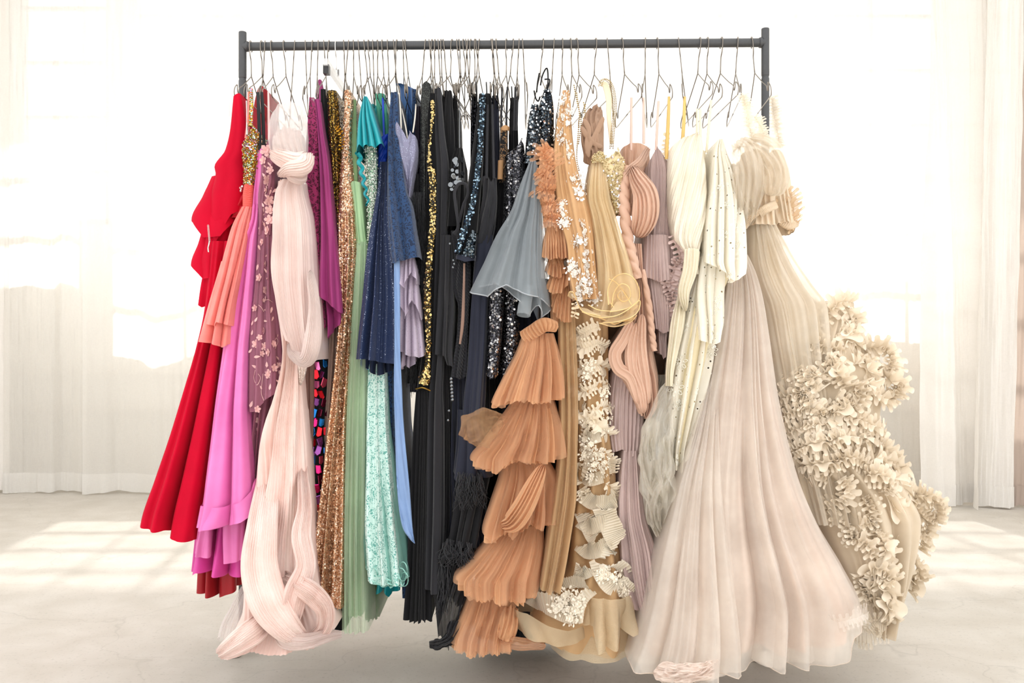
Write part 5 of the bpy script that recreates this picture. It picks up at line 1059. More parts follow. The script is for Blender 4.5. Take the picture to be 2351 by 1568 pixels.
sweep('loose_flap', g, cloth('tan_net', 'c9a078', 0.75, 0.2, 0.2, 0.25, 0.34), [(1150, 962, -0.40, 30, 0.02), (1120, 972, -0.42, 70, 0.03), (1094, 990, -0.43, 86, 0.03), (1074, 1010, -0.42, 70, 0.02)], n=50, folds=[(4, 0.004, 0.008, 's')], noise=0.008, ridge=0.008, ragged=0.2, caps=(0.05, 0.12))
sweep('rolled_puff', g, tan, [(1246, 1070, -0.42, 20, 0.04), (1228, 1110, -0.45, 40, 0.06), (1204, 1160, -0.46, 50, 0.06), (1180, 1196, -0.455, 50, 0.05), (1164, 1206, -0.44, 30, 0.04)], n=50, folds=[(6, 0.004, 0.006, 's')], noise=0.005, caps=(0.1, 0.12))
sweep('floor_wisp', g, tans, [(1150, 1470, -0.40, 26, 0.04), (1190, 1478, -0.42, 30, 0.04), (1222, 1480, -0.42, 24, 0.03), (1252, 1484, -0.41, 16, 0.02)], n=30, folds=[(4, 0.003, 0.004, 's')], noise=0.004, caps=(0.1, 0.1))
sweep('floor_wisp', g, tan, [(1172, 1400, -0.36, 40, 0.05), (1166, 1440, -0.40, 46, 0.06), (1156, 1472, -0.41, 40, 0.04)], n=30, folds=[(4, 0.004, 0.006, 's')], noise=0.005, caps=(0.1, 0.1))

# caramel lace gown with its long tulle panel
car = cloth('caramel_tulle', 'd0a270', 0.7, 0.2, 0.25, 0.1, 0.94, col2='d8ae80')
cars = cloth('caramel_tulle_sheer', 'd2ae82', 0.7, 0.2, 0.25, 0.2, 0.72)
wl = cloth('white_lace_thread', 'ece7df', 0.7, 0.1, 0.25)
def lace_motif(surf, pts, mat, r=8, seed=0, nm='lace_applique', par=None, lift=0.0):
    rgm = random.Random(seed); bb = Bag()
    pts = list(pts) + [(x + rgm.uniform(-7, 7), y + rgm.uniform(-9, 9)) for x, y in pts]
    for (x, y) in pts:
        P, N = near(surf, x, y); P = W(x, y, P[1] - lift); k = rgm.choice((5, 6))
        flower(bb, P, N, r * 0.00095 * rgm.uniform(.8, 1.15), k, rgm.random() * 3, 0.2)
        for q in range(7):
            a = rgm.random() * 6.28; P2 = W(x + math.cos(a) * r * 0.95, y + math.sin(a) * r * 1.1, P[1])
            leaf(bb, P2, N, r * 0.0013 * rgm.uniform(.5, .9), -a + rgm.uniform(-.4, .4), 0.5)
        for q in range(2):
            a = rgm.random() * 6.28; P2 = W(x + math.cos(a) * r * 1.1, y + math.sin(a) * r * 1.1, P[1]); ring(bb, P2, N, r * 0.00035, 0.0006, k=8)
    o = bb.build(nm, mat, par or surf.o); return o
g = thing('gown', 'caramel tulle gown with white lace appliques down the sleeve', 'dress', 1290, 1356)
s_ = tube('sleeve', g, car, [(208, 1292, 1308), (240, 1286, 1311), (295, 1277, 1314), (359, 1272, 1322), (423, 1274, 1338), (455, 1277, 1350), (510, 1286, 1362), (564, 1302, 1366), (628, 1307, 1371), (692, 1320, 1378)], [(208, -0.22), (692, -0.385)], -0.06, n=80, m=70, folds=[(3, 0.002, 0.012, 's', 0.2), (7, 0.001, 0.003, 's')], hem=[(0, 690), (1, 686)])
for i, (pts, r) in enumerate((([(1298, 222), (1296, 240), (1300, 256), (1294, 270), (1302, 284), (1294, 298), (1288, 310), (1292, 322)], 9), ([(1302, 340), (1308, 356)], 8), ([(1288, 478), (1293, 494), (1290, 510), (1297, 518)], 8),
                              ([(1330, 404), (1336, 424), (1322, 436), (1334, 446), (1316, 412)], 9), ([(1334, 516), (1340, 536), (1332, 556), (1346, 560), (1350, 580), (1322, 560)], 9), ([(1342, 600), (1352, 612), (1334, 622), (1350, 632), (1340, 644), (1358, 648), (1314, 610), (1316, 632)], 10), ([(1328, 662), (1344, 664), (1360, 666), (1366, 682), (1350, 680), (1334, 682), (1324, 676)], 9))):
    lace_motif(s_, pts, wl, r, 40 + i)
s2 = tube('long_panel', g, cars, [(700, 1282, 1320), (850, 1284, 1326), (960, 1287, 1328), (1033, 1286, 1327), (1142, 1274, 1326), (1178, 1268, 1322), (1287, 1253, 1304), (1360, 1241, 1288)], [(700, -0.30), (1360, -0.44)], -0.24, n=80, m=60, folds=[(3, 0.003, 0.014, 's', 0.1), (8, 0.001, 0.003, 's')], hem=[1352, 1362, 1358, 1356])
tube('inner_panel', g, cloth('caramel_lining', 'bc9464', 0.6), [(700, 1284, 1318), (960, 1290, 1324), (1142, 1280, 1320), (1300, 1262, 1290)], [(700, -0.24), (1300, -0.30)], -0.1, folds=[(3, 0.004, 0.012, 's')])

# taupe knotted dress and the beaded collar dress
tp = cloth('mocha_chiffon', 'b08f77', 0.7, 0.2, 0.25, 0.15)
g = thing('dress', 'mocha chiffon dress with ruched crossed bodice', 'dress', 1360, 380)
sweep('bodice', g, tp, [(1372, 252, -0.16, 18, 0.03), (1362, 280, -0.20, 48, 0.06), (1360, 318, -0.23, 52, 0.07), (1362, 352, -0.23, 46, 0.06), (1356, 380, -0.22, 36, 0.04)], n=44, folds=[(4, 0.005, 0.005, 's', 2.5)], noise=0.007, caps=(0.05, 0.05))
for pth in ([(1340, 272), (1352, 300), (1348, 330), (1352, 362)], [(1386, 268), (1372, 300), (1356, 330), (1346, 356)], [(1334, 290), (1348, 312), (1366, 330), (1384, 340)]):
    sweep('ruched_fold', g, tp, [(x, y, -0.262, 13, 0.010) for x, y in pth], n=14, m=26, caps=(0.2, 0.2))
tube('skirt', g, cloth('dark_mocha', '8f7565', 0.7), [(640, 1380, 1520), (800, 1385, 1560), (960, 1390, 1560), (1040, 1395, 1550)], -0.12, 0.1, n=60, m=30, folds=[(5, 0.004, 0.012, 's')])
sweep('strap', g, tp, [(1366, 246, -0.18, 14, 0.02), (1376, 262, -0.19, 12, 0.02), (1380, 290, -0.2, 10, 0.015)], n=14)
bead = plain('crystal_gold_beads', 'cbb98e', 0.18, 0.75, 0.6)
pearl = plain('champagne_pearl', 'dccfb0', 0.2, 0.5, 0.6)
g = thing('beaded_gown', 'gold tulle gown with a beaded halter collar and jewelled bodice', 'dress', 1405, 745)
b = Bag()
def beadline(bag, path, r, step, d=None):
    P = crom(np.array([W(*p_) for p_ in path]), 400); L = np.concatenate([[0], np.cumsum(np.linalg.norm(np.diff(P, axis=0), axis=1))])
    for q in np.arange(0, L[-1], step):
        c = np.array([np.interp(q, L, P[:, i]) for i in range(3)])
        v = [c + r * np.array(o) for o in ((1, 0, 0), (0, 1, 0), (-1, 0, 0), (0, -1, 0), (0, 0, 1), (0, 0, -1))]
        bag.add(v, [[0, 1, 4], [1, 2, 4], [2, 3, 4], [3, 0, 4], [1, 0, 5], [2, 1, 5], [3, 2, 5], [0, 3, 5]])
COLLAR = [(1378, 196), (1382, 184), (1391, 181), (1401, 190), (1408, 210), (1411, 240), (1409, 280), (1406, 310), (1404, 340)]
for off in (-3.5, 0, 3.5): beadline(b, [(x + off, y + abs(off) * 0.3, -0.245 - 0.004 * (off == 0)) for x, y in COLLAR], 0.0022, 0.0046)
b.build('beaded_collar', bead, g, smooth=False, kind='stuff')
sweep('collar_lining', g, cloth('cream_lining', 'ecdcc0', 0.6), [(1380, 194, -0.235, 8, 0.004), (1390, 196, -0.235, 14, 0.004), (1398, 230, -0.235, 14, 0.004), (1398, 270, -0.235, 10, 0.004), (1404, 330, -0.24, 8, 0.004)], n=12)
b = Bag()
for pth in ([(1324, 214), (1330, 260), (1328, 300), (1324, 360), (1330, 395)], [(1340, 236), (1344, 260), (1338, 275)], [(1318, 196), (1324, 230), (1334, 280), (1328, 330)], [(1344, 240), (1340, 262)]):
    beadline(b, [(x, y, -0.25) for x, y in pth], 0.0026, 0.0056)
b.build('bead_string', bead, g, smooth=False, kind='stuff')
s_ = tube('jewelled_bodice', g, cloth('cream_net', 'd8c49a', 0.6, 0.1, 0.4, crumple=0.1), [(336, 1410, 1424), (358, 1392, 1432), (375, 1378, 1437), (407, 1389, 1433), (439, 1400, 1426), (490, 1414, 1421)], -0.28, -0.1, m=50, top=[(0, 374), (0.65, 338), (1, 372)])
scatter('bead_embroidery', s_, bead, 380, 0.0024, seed=31, dome=True, k=5); scatter('gemstones', s_, crystal, 44, 0.0036, seed=32, dome=True, k=7, tilt=0.2)
s_ = tube('jewelled_cup', g, MATS['cream_net'], [(348, 1366, 1384), (360, 1359, 1391), (374, 1360, 1390)], -0.28, -0.1, m=20, top=[356, 348, 354])
scatter('gemstones', s_, bead, 60, 0.003, seed=33, dome=True, k=6)
gt2 = cloth('golden_tulle', 'eed4a6', 0.7, 0.25, 0.25, 0.15, 0.6, col2='f2dcb6'); gtl = cloth('golden_lining', 'dcbc8c', 0.65, 0.1, 0.3); gc = cloth('golden_cord', 'ecca90', 0.55)
tube('lining', g, gtl, [(370, 1360, 1390), (455, 1352, 1402), (540, 1366, 1422), (640, 1376, 1446), (700, 1380, 1440)], [(370, -0.24), (700, -0.30)], -0.05, n=60, folds=[(3, 0.003, 0.014, 's', 0.2)])
tube('skirt', g, gt2, [(368, 1358, 1392), (391, 1353, 1396), (455, 1346, 1405), (500, 1356, 1418), (564, 1366, 1438), (628, 1372, 1455), (690, 1368, 1466), (740, 1352, 1462)], [(368, -0.265), (740, -0.40)], -0.1, n=100, m=60, folds=[(4, 0.002, 0.016, 's', 0.1), (11, 0.001, 0.004, 's')], hem=[(0, 720), (0.3, 735), (0.5, 745), (0.8, 735), (1, 700)], wire=('corded_hem', 0.0018, gc))
b = Bag()
CURLS = [[(1397, 700), (1396, 664), (1410, 638), (1434, 628), (1456, 640), (1468, 666), (1466, 690), (1450, 704), (1425, 712), (1400, 716)], [(1404, 706), (1410, 672), (1426, 652), (1444, 660), (1446, 684), (1430, 692), (1418, 680), (1424, 668)], [(1336, 716), (1370, 728), (1410, 726), (1440, 712), (1468, 690), (1466, 712), (1450, 728), (1420, 738), (1380, 742)], [(1304, 680), (1308, 670), (1318, 674), (1328, 700), (1340, 716), (1380, 726)], [(1350, 700), (1376, 712), (1410, 712), (1398, 690)], [(1376, 742), (1410, 750), (1446, 740), (1462, 724)], [(1398, 640), (1416, 650), (1436, 676), (1450, 700)]]
for i, c_ in enumerate(CURLS):
    P = crom(np.array([W(x, y, -0.43 + 0.02 * math.sin(k * 1.3 + i)) for k, (x, y) in enumerate(c_)]), 60); v, f = tubemesh(P, 0.0013, 5); b.add(v, f)
b.build('corded_curls', gc, g)
for i, (c_, w_) in enumerate(((CURLS[0], 26), (CURLS[1], 18), (CURLS[2], 22), (CURLS[3], 18), (CURLS[5], 14))):
    bb = Bag(); P = crom(np.array([W(x, y, -0.43 + 0.02 * math.sin(k * 1.3 + i)) for k, (x, y) in enumerate(c_)]), 60)
    ctr = np.mean(P, axis=0); Q = P + (ctr - P) * 0.55 + np.array([0, 0.03, 0])
    bb.add(np.vstack([P, (P + Q) / 2 + np.array([0, 0.008, 0]), Q]), grid_faces(3, 60)); bb.build('tulle_curl', gt2, g)
b = Bag(); ruffle_bag(b, [(1318, 696, -0.40), (1322, 712, -0.405), (1316, 728, -0.40)], 0.014, 0.006, 4, seed=8); b.build('lace_tip', cloth('cream_lace', 'e8d8bc', 0.7), g)

# ivory ruffled lace gown
iv = cloth('ivory_tulle', 'fff0d6', 0.75, 0.3, 0.2, 0.06, 0.9, col2='fff7e6'); ivl = cloth('ivory_cord_lace', 'f3ead8', 0.7, 0.1, 0.3); nude = cloth('beige_mesh', 'cfaa7e', 0.7, 0.15, 0.2, 0.2)
crin = cloth('horsehair_braid', 'e8d2ae', 0.55, 0.1, 0.4, 0.15, 0.6, pleat=1, slant=36, pleat_h=0.0015)
g = thing('gown', 'ivory gown of pleated ruffles and corded lace over beige mesh, hem on the floor', 'dress', 1320, 1500)
s34 = tube('body', g, nude, [(690, 1314, 1392), (760, 1312, 1398), (960, 1326, 1398), (1105, 1326, 1416), (1207, 1318, 1420), (1300, 1310, 1432), (1400, 1240, 1456), (1470, 1215, 1462)], [(690, -0.27), (1200, -0.32), (1470, -0.40)], 0.0, n=80, m=70, folds=[(3, 0.003, 0.016, 's', 0.2)], hem=[1460, 1480, 1490, 1492])
rows = [([(1312, 752), (1330, 770), (1350, 760), (1376, 748)], 0.032, 5), ([(1316, 790), (1340, 800), (1370, 790), (1392, 800)], 0.034, 6), ([(1314, 830), (1340, 850), (1372, 838), (1396, 850)], 0.034, 6), ([(1316, 880), (1338, 900), (1364, 890), (1398, 880)], 0.034, 6),
        ([(1324, 930), (1346, 950), (1372, 940), (1400, 930)], 0.034, 6), ([(1330, 975), (1350, 960), (1384, 985), (1398, 1000)], 0.032, 5), ([(1384, 1030), (1400, 1060), (1406, 1090)], 0.034, 4), ([(1330, 1060), (1326, 1090), (1340, 1110)], 0.03, 4),
        ([(1390, 1110), (1410, 1130), (1420, 1165)], 0.036, 4), ([(1330, 1120), (1346, 1140), (1352, 1120)], 0.026, 3)]
for i, (pth, h, wv) in enumerate(rows):
    ruffle('pleated_ruffle', g, iv, [(x, y, near(s34, x, y)[0][1] - 0.006) for x, y in pth], h, 0.006, wv * 2.2, tilt=0.75, seed=60 + i, rows=5)
def knife(path, h, n_, dn, nm='pleated_ruffle', mat=iv, amp=0.006, flip=1, seed=0):
    """a knife-pleated frill hanging from a stitched path: path rows (image x, y, depth)"""
    mm = n_ * 4; P = crom(np.array([W(*p_) for p_ in path]), mm); t = np.gradient(P, axis=0); t /= np.linalg.norm(t, axis=1, keepdims=True)
    dirn = np.cross(t, np.array([0, 1.0, 0])) * flip; dirn /= np.linalg.norm(dirn, axis=1, keepdims=True)
    ph = np.arange(mm) / 4.0; V = []
    for v in np.linspace(0, 1, 5):
        k_ = wave('k', ph); V.append(P + dirn * (np.clip(np.minimum(ph, n_ - ph) / 3.0, 0.35, 1) * h * v * (1 + 0.06 * vnoise(ph * 0.5, ph * 0 + 1, seed)))[:, None] + np.array([0, -1.0, 0]) * ((0.004 + dn * v) + amp * (0.3 + 0.9 * v) * k_)[:, None] + t * (0.004 * v * vnoise(ph * 0.3, ph * 0, seed + 2))[:, None])
    V = np.stack(V, 0); V[..., 2] = np.maximum(V[..., 2], 0.004)
    o = mesh_obj(nm, V.reshape(-1, 3), grid_faces(5, mm), mat, g)
    return o
KN = [([(1204, 1382), (1228, 1396), (1262, 1414), (1300, 1430), (1334, 1430)], 0.060, 34), ([(1338, 1430), (1342, 1400), (1352, 1378), (1370, 1362)], 0.034, 14), ([(1360, 1170), (1372, 1200), (1386, 1235), (1402, 1262)], 0.058, 20),
      ([(1318, 1180), (1330, 1206), (1344, 1236), (1356, 1252)], 0.046, 18), ([(1352, 1290), (1366, 1330), (1392, 1362), (1430, 1372), (1458, 1396)], 0.048, 28), ([(1400, 1300), (1420, 1312), (1440, 1345)], 0.034, 12), ([(1322, 1290), (1316, 1320), (1306, 1350)], 0.030, 14), ([(1330, 1020), (1340, 1050), (1334, 1090)], 0.026, 10), ([(1366, 1160), (1384, 1140), (1404, 1120)], 0.045, 14), ([(1376, 1280), (1384, 1250), (1400, 1240)], 0.04, 12),
      ([(1326, 1150), (1352, 1168), (1386, 1172), (1416, 1166)], 0.042, 26), ([(1320, 1208), (1350, 1226), (1384, 1220), (1418, 1208)], 0.045, 28), ([(1318, 1262), (1344, 1282), (1376, 1280), (1412, 1262)], 0.045, 28), ([(1316, 1318), (1340, 1330), (1372, 1316)], 0.036, 16), ([(1290, 1352), (1320, 1346), (1352, 1352)], 0.03, 16), ([(1396, 1352), (1424, 1366), (1452, 1388)], 0.05, 18), ([(1326, 1012), (1356, 1020), (1392, 1010)], 0.036, 20), ([(1324, 1100), (1352, 1116), (1400, 1104)], 0.036, 22)]
for i, (pth, h, n_) in enumerate(KN):
    knife([(x, y, near(s34, x, y)[0][1] - 0.012) for x, y in pth], h, n_, 0.008, seed=i, flip=1 if i not in (8, 9) else -1)
tube('crinoline', g, crin, [(1360, 1190, 1300), (1402, 1170, 1330), (1444, 1180, 1345), (1478, 1196, 1350)], [(1360, -0.40), (1478, -0.46)], -0.2, n=60, m=20, folds=[(2, 0.004, 0.014, 's')], hem=[1446, 1462, 1470, 1474, 1470], top=[1395, 1400, 1425, 1440, 1440])
tube('crinoline', g, crin, [(1368, 1344, 1450), (1400, 1340, 1458), (1440, 1336, 1460), (1470, 1336, 1458)], [(1368, -0.39), (1470, -0.45)], -0.2, n=80, m=24, folds=[(2.5, 0.006, 0.022, 'r')], hem=[(0, 1440), (0.2, 1430), (0.3, 1490), (0.5, 1480), (0.62, 1478), (0.66, 1430), (0.85, 1452), (1, 1440)])
tube('crinoline', g, crin, [(1440, 1264, 1450), (1506, 1262, 1452)], [(1440, -0.38), (1506, -0.42)], -0.2, n=60, m=16, folds=[(2, 0.004, 0.012, 's')], hem=[1494, 1502, 1506, 1507, 1508])
for i, (pts, r) in enumerate((([(1300, 1382), (1316, 1372), (1330, 1388), (1286, 1392), (1310, 1400), (1272, 1390), (1324, 1404), (1306, 1420), (1336, 1372), (1296, 1368), (1270, 1362)], 11), ([(1346, 992), (1342, 1010), (1352, 1026), (1340, 1040), (1348, 1056), (1366, 1044), (1378, 1050), (1384, 1044), (1364, 1066), (1380, 1074), (1386, 1064), (1360, 1092), (1352, 984)], 9), ([(1386, 1308), (1396, 1318), (1406, 1324), (1380, 1326), (1416, 1322), (1424, 1340), (1432, 1352), (1438, 1362)], 8), ([(1356, 830), (1354, 848), (1348, 866)], 8), ([(1384, 890), (1392, 910), (1396, 940), (1398, 960), (1392, 975)], 7), ([(1352, 985), (1346, 970)], 8))):
    lace_motif(s34, pts, ivl, r, 80 + i, 'corded_lace_motif', lift=0.05 if i in (0, 2) else 0.03)

# ---------------------------------------------------------------- nude, mauve, ivory
nu = cloth('nude_chiffon', 'dcb49c', 0.7, 0.25, 0.25, 0.08, col2='e2bea8'); nup = cloth('nude_pleats', 'deb69e', 0.6, 0.25, 0.3, 0.06, pleat=22, pleat_h=0.0018)
g = thing('gown', 'nude blush gown with twisted pleated cords and draped bodice', 'dress', 1490, 958)
tube('bodice_back', g, nup, [(330, 1428, 1496), (360, 1428, 1494), (400, 1430, 1490), (470, 1430, 1480)], -0.15, 0.1, m=40, folds=[(4, 0.003, 0.004, 's', 1)], noise=0.004, top=[(0, 340), (0.3, 330), (0.7, 334), (1, 345)])
sweep('draped_cup', g, nup, [(1452, 384, -0.25, 14, 0.02), (1464, 410, -0.28, 40, 0.05), (1482, 450, -0.30, 58, 0.07), (1480, 500, -0.30, 60, 0.07), (1462, 545, -0.28, 34, 0.04)], n=60, folds=[(7, 0.008, 0.008, 'k', 1.5)], caps=(0.1, 0.1))
sweep('crossed_band', g, nup, [(1486, 345, -0.2, 14, 0.02), (1470, 372, -0.245, 22, 0.03), (1446, 392, -0.26, 22, 0.03), (1434, 410, -0.26, 18, 0.03)], n=30, folds=[(4, 0.004, 0.004, 'k')])
def twist(nm, path, turns, par, mat, n=24, m=90):
    """rope of twisted cloth"""
    A = np.array(path, float); C = crom(np.column_stack([np.array([W(a[0], a[1], a[2]) for a in A]), A[:, 3] * (CAMD + A[:, 2]) / F / 2]), m); s = np.linspace(0, 1, m)
    th = np.linspace(0, 2 * np.pi, n, endpoint=False); c = C[:, :3]; t = np.gradient(c, axis=0); t /= np.linalg.norm(t, axis=1, keepdims=True)
    a = np.cross(t, np.array([0, 1.0, 0])); a /= np.linalg.norm(a, axis=1, keepdims=True); b = np.cross(t, a)
    R = C[:, 3:4] * (0.64 + 0.40 * np.abs(np.sin(th[None, :] + s[:, None] * turns * np.pi * 0.8)) ** 0.6 + 0.03 * np.sin(th[None, :] * 8 + s[:, None] * turns * 2 * np.pi))
    V = c[:, None, :] + R[..., None] * (a[:, None, :] * np.cos(th)[None, :, None] + b[:, None, :] * np.sin(th)[None, :, None])
    mesh_obj(nm, V.reshape(-1, 3), grid_faces(m, n, True), mat, par)
twist('twisted_cord', [(1440, 384, -0.255, 20), (1433, 430, -0.27, 25), (1434, 480, -0.28, 27), (1440, 540, -0.29, 27), (1452, 590, -0.295, 24), (1464, 640, -0.295, 22)], 11, g, nu)
twist('twisted_cord', [(1476, 620, -0.28, 12), (1490, 700, -0.30, 15), (1496, 760, -0.305, 16), (1502, 806, -0.305, 15)], 9, g, nu)
tube('skirt', g, nu, [(560, 1450, 1474), (639, 1460, 1478), (703, 1452, 1490), (735, 1446, 1496), (799, 1410, 1502), (831, 1406, 1508), (870, 1430, 1513), (926, 1460, 1510), (962, 1474, 1486)], [(560, -0.27), (962, -0.30)], -0.05, n=90, m=60, folds=[(6, 0.004, 0.014, 'r', 0.4), (13, 0.001, 0.003, 's')], hem=[(0, 950), (0.5, 958), (0.75, 962), (1, 940)])
for pth in ([(1452, 735), (1430, 780), (1412, 812), (1420, 845), (1450, 870), (1466, 930)], [(1462, 740), (1450, 800), (1452, 850), (1470, 900), (1478, 950)], [(1474, 720), (1470, 800), (1478, 870), (1486, 930)]):
    sweep('drape_fold', g, nu, [(x, y, -0.318, 18 if i in (0, len(pth) - 1) else 30, 0.022) for i, (x, y) in enumerate(pth)], n=26, m=50, folds=[(3, 0.003, 0.003, 's')], caps=(0.1, 0.1))

mv = cloth('mauve_pleated_chiffon', 'bea5a0', 0.7, 0.25, 0.2, 0.1, pleat=26, pleat_h=0.0018, col2='c8b0ab'); mvl = cloth('lilac_taupe_pleats', 'd6beb9', 0.7, 0.25, 0.2, 0.15, 0.95, pleat=18, pleat_h=0.0018)
g = thing('gown', 'mauve-grey pleated chiffon gown with frilled side and long knotted skirt', 'dress', 1470, 1455)
tube('bodice', g, mv, [(335, 1500, 1514), (360, 1490, 1530), (400, 1484, 1542), (470, 1486, 1542), (553, 1474, 1548), (592, 1474, 1552), (640, 1476, 1552), (719, 1498, 1546), (764, 1514, 1534), (822, 1516, 1528)], [(335, -0.18), (480, -0.24), (822, -0.29)], -0.02, n=80, m=70, folds=[(7, 0.002, 0.006, 'k', 1.0), (2, 0.003, 0.006, 's', 1)], noise=0.003, hem=[(0, 760), (0.4, 800), (0.7, 818), (1, 770)], top=[(0, 380), (0.3, 345), (0.55, 336), (1, 372)])
for i, pth in enumerate(([(1544, 540), (1564, 590), (1556, 620)], [(1556, 600), (1540, 650), (1532, 690)], [(1534, 640), (1550, 680), (1536, 720)], [(1524, 690), (1536, 730), (1528, 760)])):
    ruffle('side_frill', g, mvl, [(x, y, -0.275) for x, y in pth], 0.030, 0.008, 8, tilt=0.8, seed=90 + i)
for i, (y0, xa, xb, y1, xc, xd) in enumerate(((540, 1478, 1538, 648, 1476, 1546), (630, 1484, 1540, 766, 1504, 1540), (740, 1510, 1534, 824, 1516, 1530))):
    tube('tier', g, mv, [(y0, xa, xb), (y1, xc, xd)], [(y0, -0.275), (y1, -0.30)], -0.1, n=70, m=30, folds=[(8, 0.002, 0.006, 'k')], hem=[y1 - 14, y1, y1 - 8], jag=2)
tube('mid_skirt', g, mvl, [(825, 1420, 1500), (860, 1404, 1490), (920, 1398, 1482), (980, 1398, 1480), (1030, 1404, 1474), (1045, 1408, 1470)], [(825, -0.25), (1045, -0.30)], -0.05, n=90, m=40, folds=[(9, 0.003, 0.008, 'k', 0.5)], hem=[1040, 1030, 1046, 1036])
tube('lower_skirt', g, mvl, [(1034, 1430, 1466), (1080, 1424, 1472), (1178, 1418, 1482), (1287, 1424, 1512), (1360, 1440, 1516), (1420, 1464, 1508), (1456, 1478, 1496)], [(1034, -0.30), (1456, -0.37)], -0.1, n=110, m=60, folds=[(13, 0.003, 0.007, 'k', 0.2), (3, 0.003, 0.012, 's')], hem=[(0, 1380), (0.3, 1430), (0.6, 1456), (0.8, 1452), (1, 1400)])

ivs = cloth('ivory_satin_pleats', 'f3ead4', 0.35, 0.15, 0.45, 0.08, col2='f6eede'); ivsl = cloth('ivory_satin', 'f1e8d0', 0.38, 0.1, 0.45, 0.12)
g = thing('satin_gown', 'ivory satin dress with diagonal pressed pleats and twisted tail', 'dress', 1540, 885)
tube('bodice', g, ivs, [(303, 1596, 1608), (317, 1556, 1613), (346, 1541, 1618), (391, 1537, 1624), (423, 1536, 1626), (486, 1538, 1626), (544, 1548, 1616), (585, 1574, 1605), (630, 1576, 1602)], [(303, -0.24), (480, -0.30), (630, -0.31)], -0.1, n=170, m=110, folds=[(15, 0.0022, 0.0032, 'k', 15.0, 0, 0.5), (5, 0.002, 0.004, 's', 6.0, 0, 0.4), (2, 0.002, 0.004, 's')], top=[(0, 335), (0.2, 318), (0.65, 303), (1, 316)])
sweep('tail', g, ivsl, [(1590, 570, -0.31, 36, 0.04), (1584, 620, -0.32, 34, 0.03), (1570, 670, -0.325, 28, 0.03), (1574, 716, -0.32, 14, 0.02)], n=40, m=40, folds=[(4, 0.003, 0.004, 's', 1)], caps=(0.05, 0.2))
sweep('tail', g, ivsl, [(1566, 680, -0.29, 20, 0.02), (1556, 740, -0.30, 32, 0.03), (1546, 800, -0.31, 26, 0.03), (1538, 850, -0.315, 20, 0.025), (1536, 886, -0.315, 17, 0.02)], n=40, m=40, folds=[(3, 0.003, 0.004, 's', 0.5)])
for x0, x1 in ((1534, 1530), (1570, 1564)):
    sweep('gold_strap', g, cloth('gold_satin', 'd8b468', 0.35, 0, 0.5), [(x0 + 2, 222, -0.19, 6, 0.004), (x0, 280, -0.2, 8, 0.004), (x1, 365, -0.2, 8, 0.004)], n=8)
b = Bag(); ruffle_bag(b, [(1530, 300, -0.1), (1528, 330, -0.1), (1526, 366, -0.1)], 0.015, 0.004, 6, seed=4); b.build('feather_edge', cloth('straw_feather', 'ecd2a0', 0.7, 0.2, 0.2, 0.3, 0.8), g)

# blush straps dresses seen only as straps
for (lb, xs, mt) in (('pale pink dress hung low, only its thin satin straps showing', ((1450, 224, 345, 1449), (1478, 224, 330, 1478), (1512, 232, 345, 1506)), cloth('pink_ribbon', 'e6c4b6', 0.4, 0, 0.4)), ('cream dress hung low, only its thin straps showing right of the satin pleats', ((1601, 250, 330, 1600), (1608, 250, 330, 1608), (1633, 230, 350, 1622)), cloth('cream_ribbon', 'f0e4c8', 0.4, 0, 0.4))):
    g = thing('strappy_dress', lb, 'dress', xs[1][0], 420)
    for (x0, y0, y1, x1) in xs: sweep('strap', g, mt, [(x0, y0, -0.16, 5, 0.003), (x1, y1, -0.18, 6, 0.003)], n=6, m=8)
    tube('bodice', g, mt, [(y1 - 4, xs[1][3] - 10, xs[1][3] + 14), (430, xs[1][3] - 12, xs[1][3] + 18)], -0.1, 0.1, m=16, folds=[(2, 0.003, 0.004, 's')])

# cream eyelet dress
ey = eyelet_cloth('cream_broderie', 'faf5e8'); eyw = cloth('broderie_thread', 'fffcf0', 0.7, 0.1, 0.2)
g = thing('eyelet_dress', 'cream broderie anglaise dress with pointed shoulder and cut-out flowers', 'dress', 1590, 1080)
s40 = tube('sleeve', g, ey, [(320, 1650, 1660), (346, 1641, 1668), (407, 1633, 1692), (455, 1628, 1702), (528, 1622, 1707), (601, 1622, 1705), (640, 1650, 1694), (650, 1660, 1686)], [(320, -0.24), (650, -0.38)], -0.1, n=90, m=70, folds=[(3.5, 0.003, 0.018, 'r', 0.1), (8, 0.001, 0.004, 's')], hem=[(0, 600), (0.3, 622), (0.5, 640), (0.7, 650), (0.85, 642), (1, 612)])
tube('lining', g, cloth('straw_lining', 'e0d2ae', 0.7), [(350, 1646, 1664), (450, 1634, 1694), (540, 1630, 1698), (610, 1622, 1686), (700, 1592, 1652), (815, 1560, 1634), (900, 1552, 1612), (1060, 1546, 1570)], [(350, -0.22), (620, -0.30), (1060, -0.32)], -0.1, n=50, m=40, folds=[(3, 0.003, 0.01, 's')])
s41 = tube('peplum', g, ey, [(560, 1620, 1660), (608, 1606, 1664), (671, 1600, 1666), (735, 1606, 1667), (790, 1614, 1656)], [(560, -0.30), (790, -0.36)], -0.1, n=80, m=50, folds=[(3, 0.003, 0.016, 'r', 0.2)], hem=[(0, 780), (0.3, 788), (0.6, 790), (0.8, 780), (1, 760)])
s42 = tube('skirt', g, ey, [(590, 1604, 1640), (671, 1584, 1640), (751, 1565, 1644), (815, 1551, 1640), (894, 1545, 1622), (980, 1541, 1596), (1040, 1537, 1580), (1085, 1540, 1574)], [(590, -0.29), (1085, -0.34)], -0.1, n=90, m=60, folds=[(3, 0.003, 0.016, 's', 0.3), (7, 0.001, 0.004, 's')], hem=[(0, 1040), (0.3, 1076), (0.6, 1084), (1, 1040)])
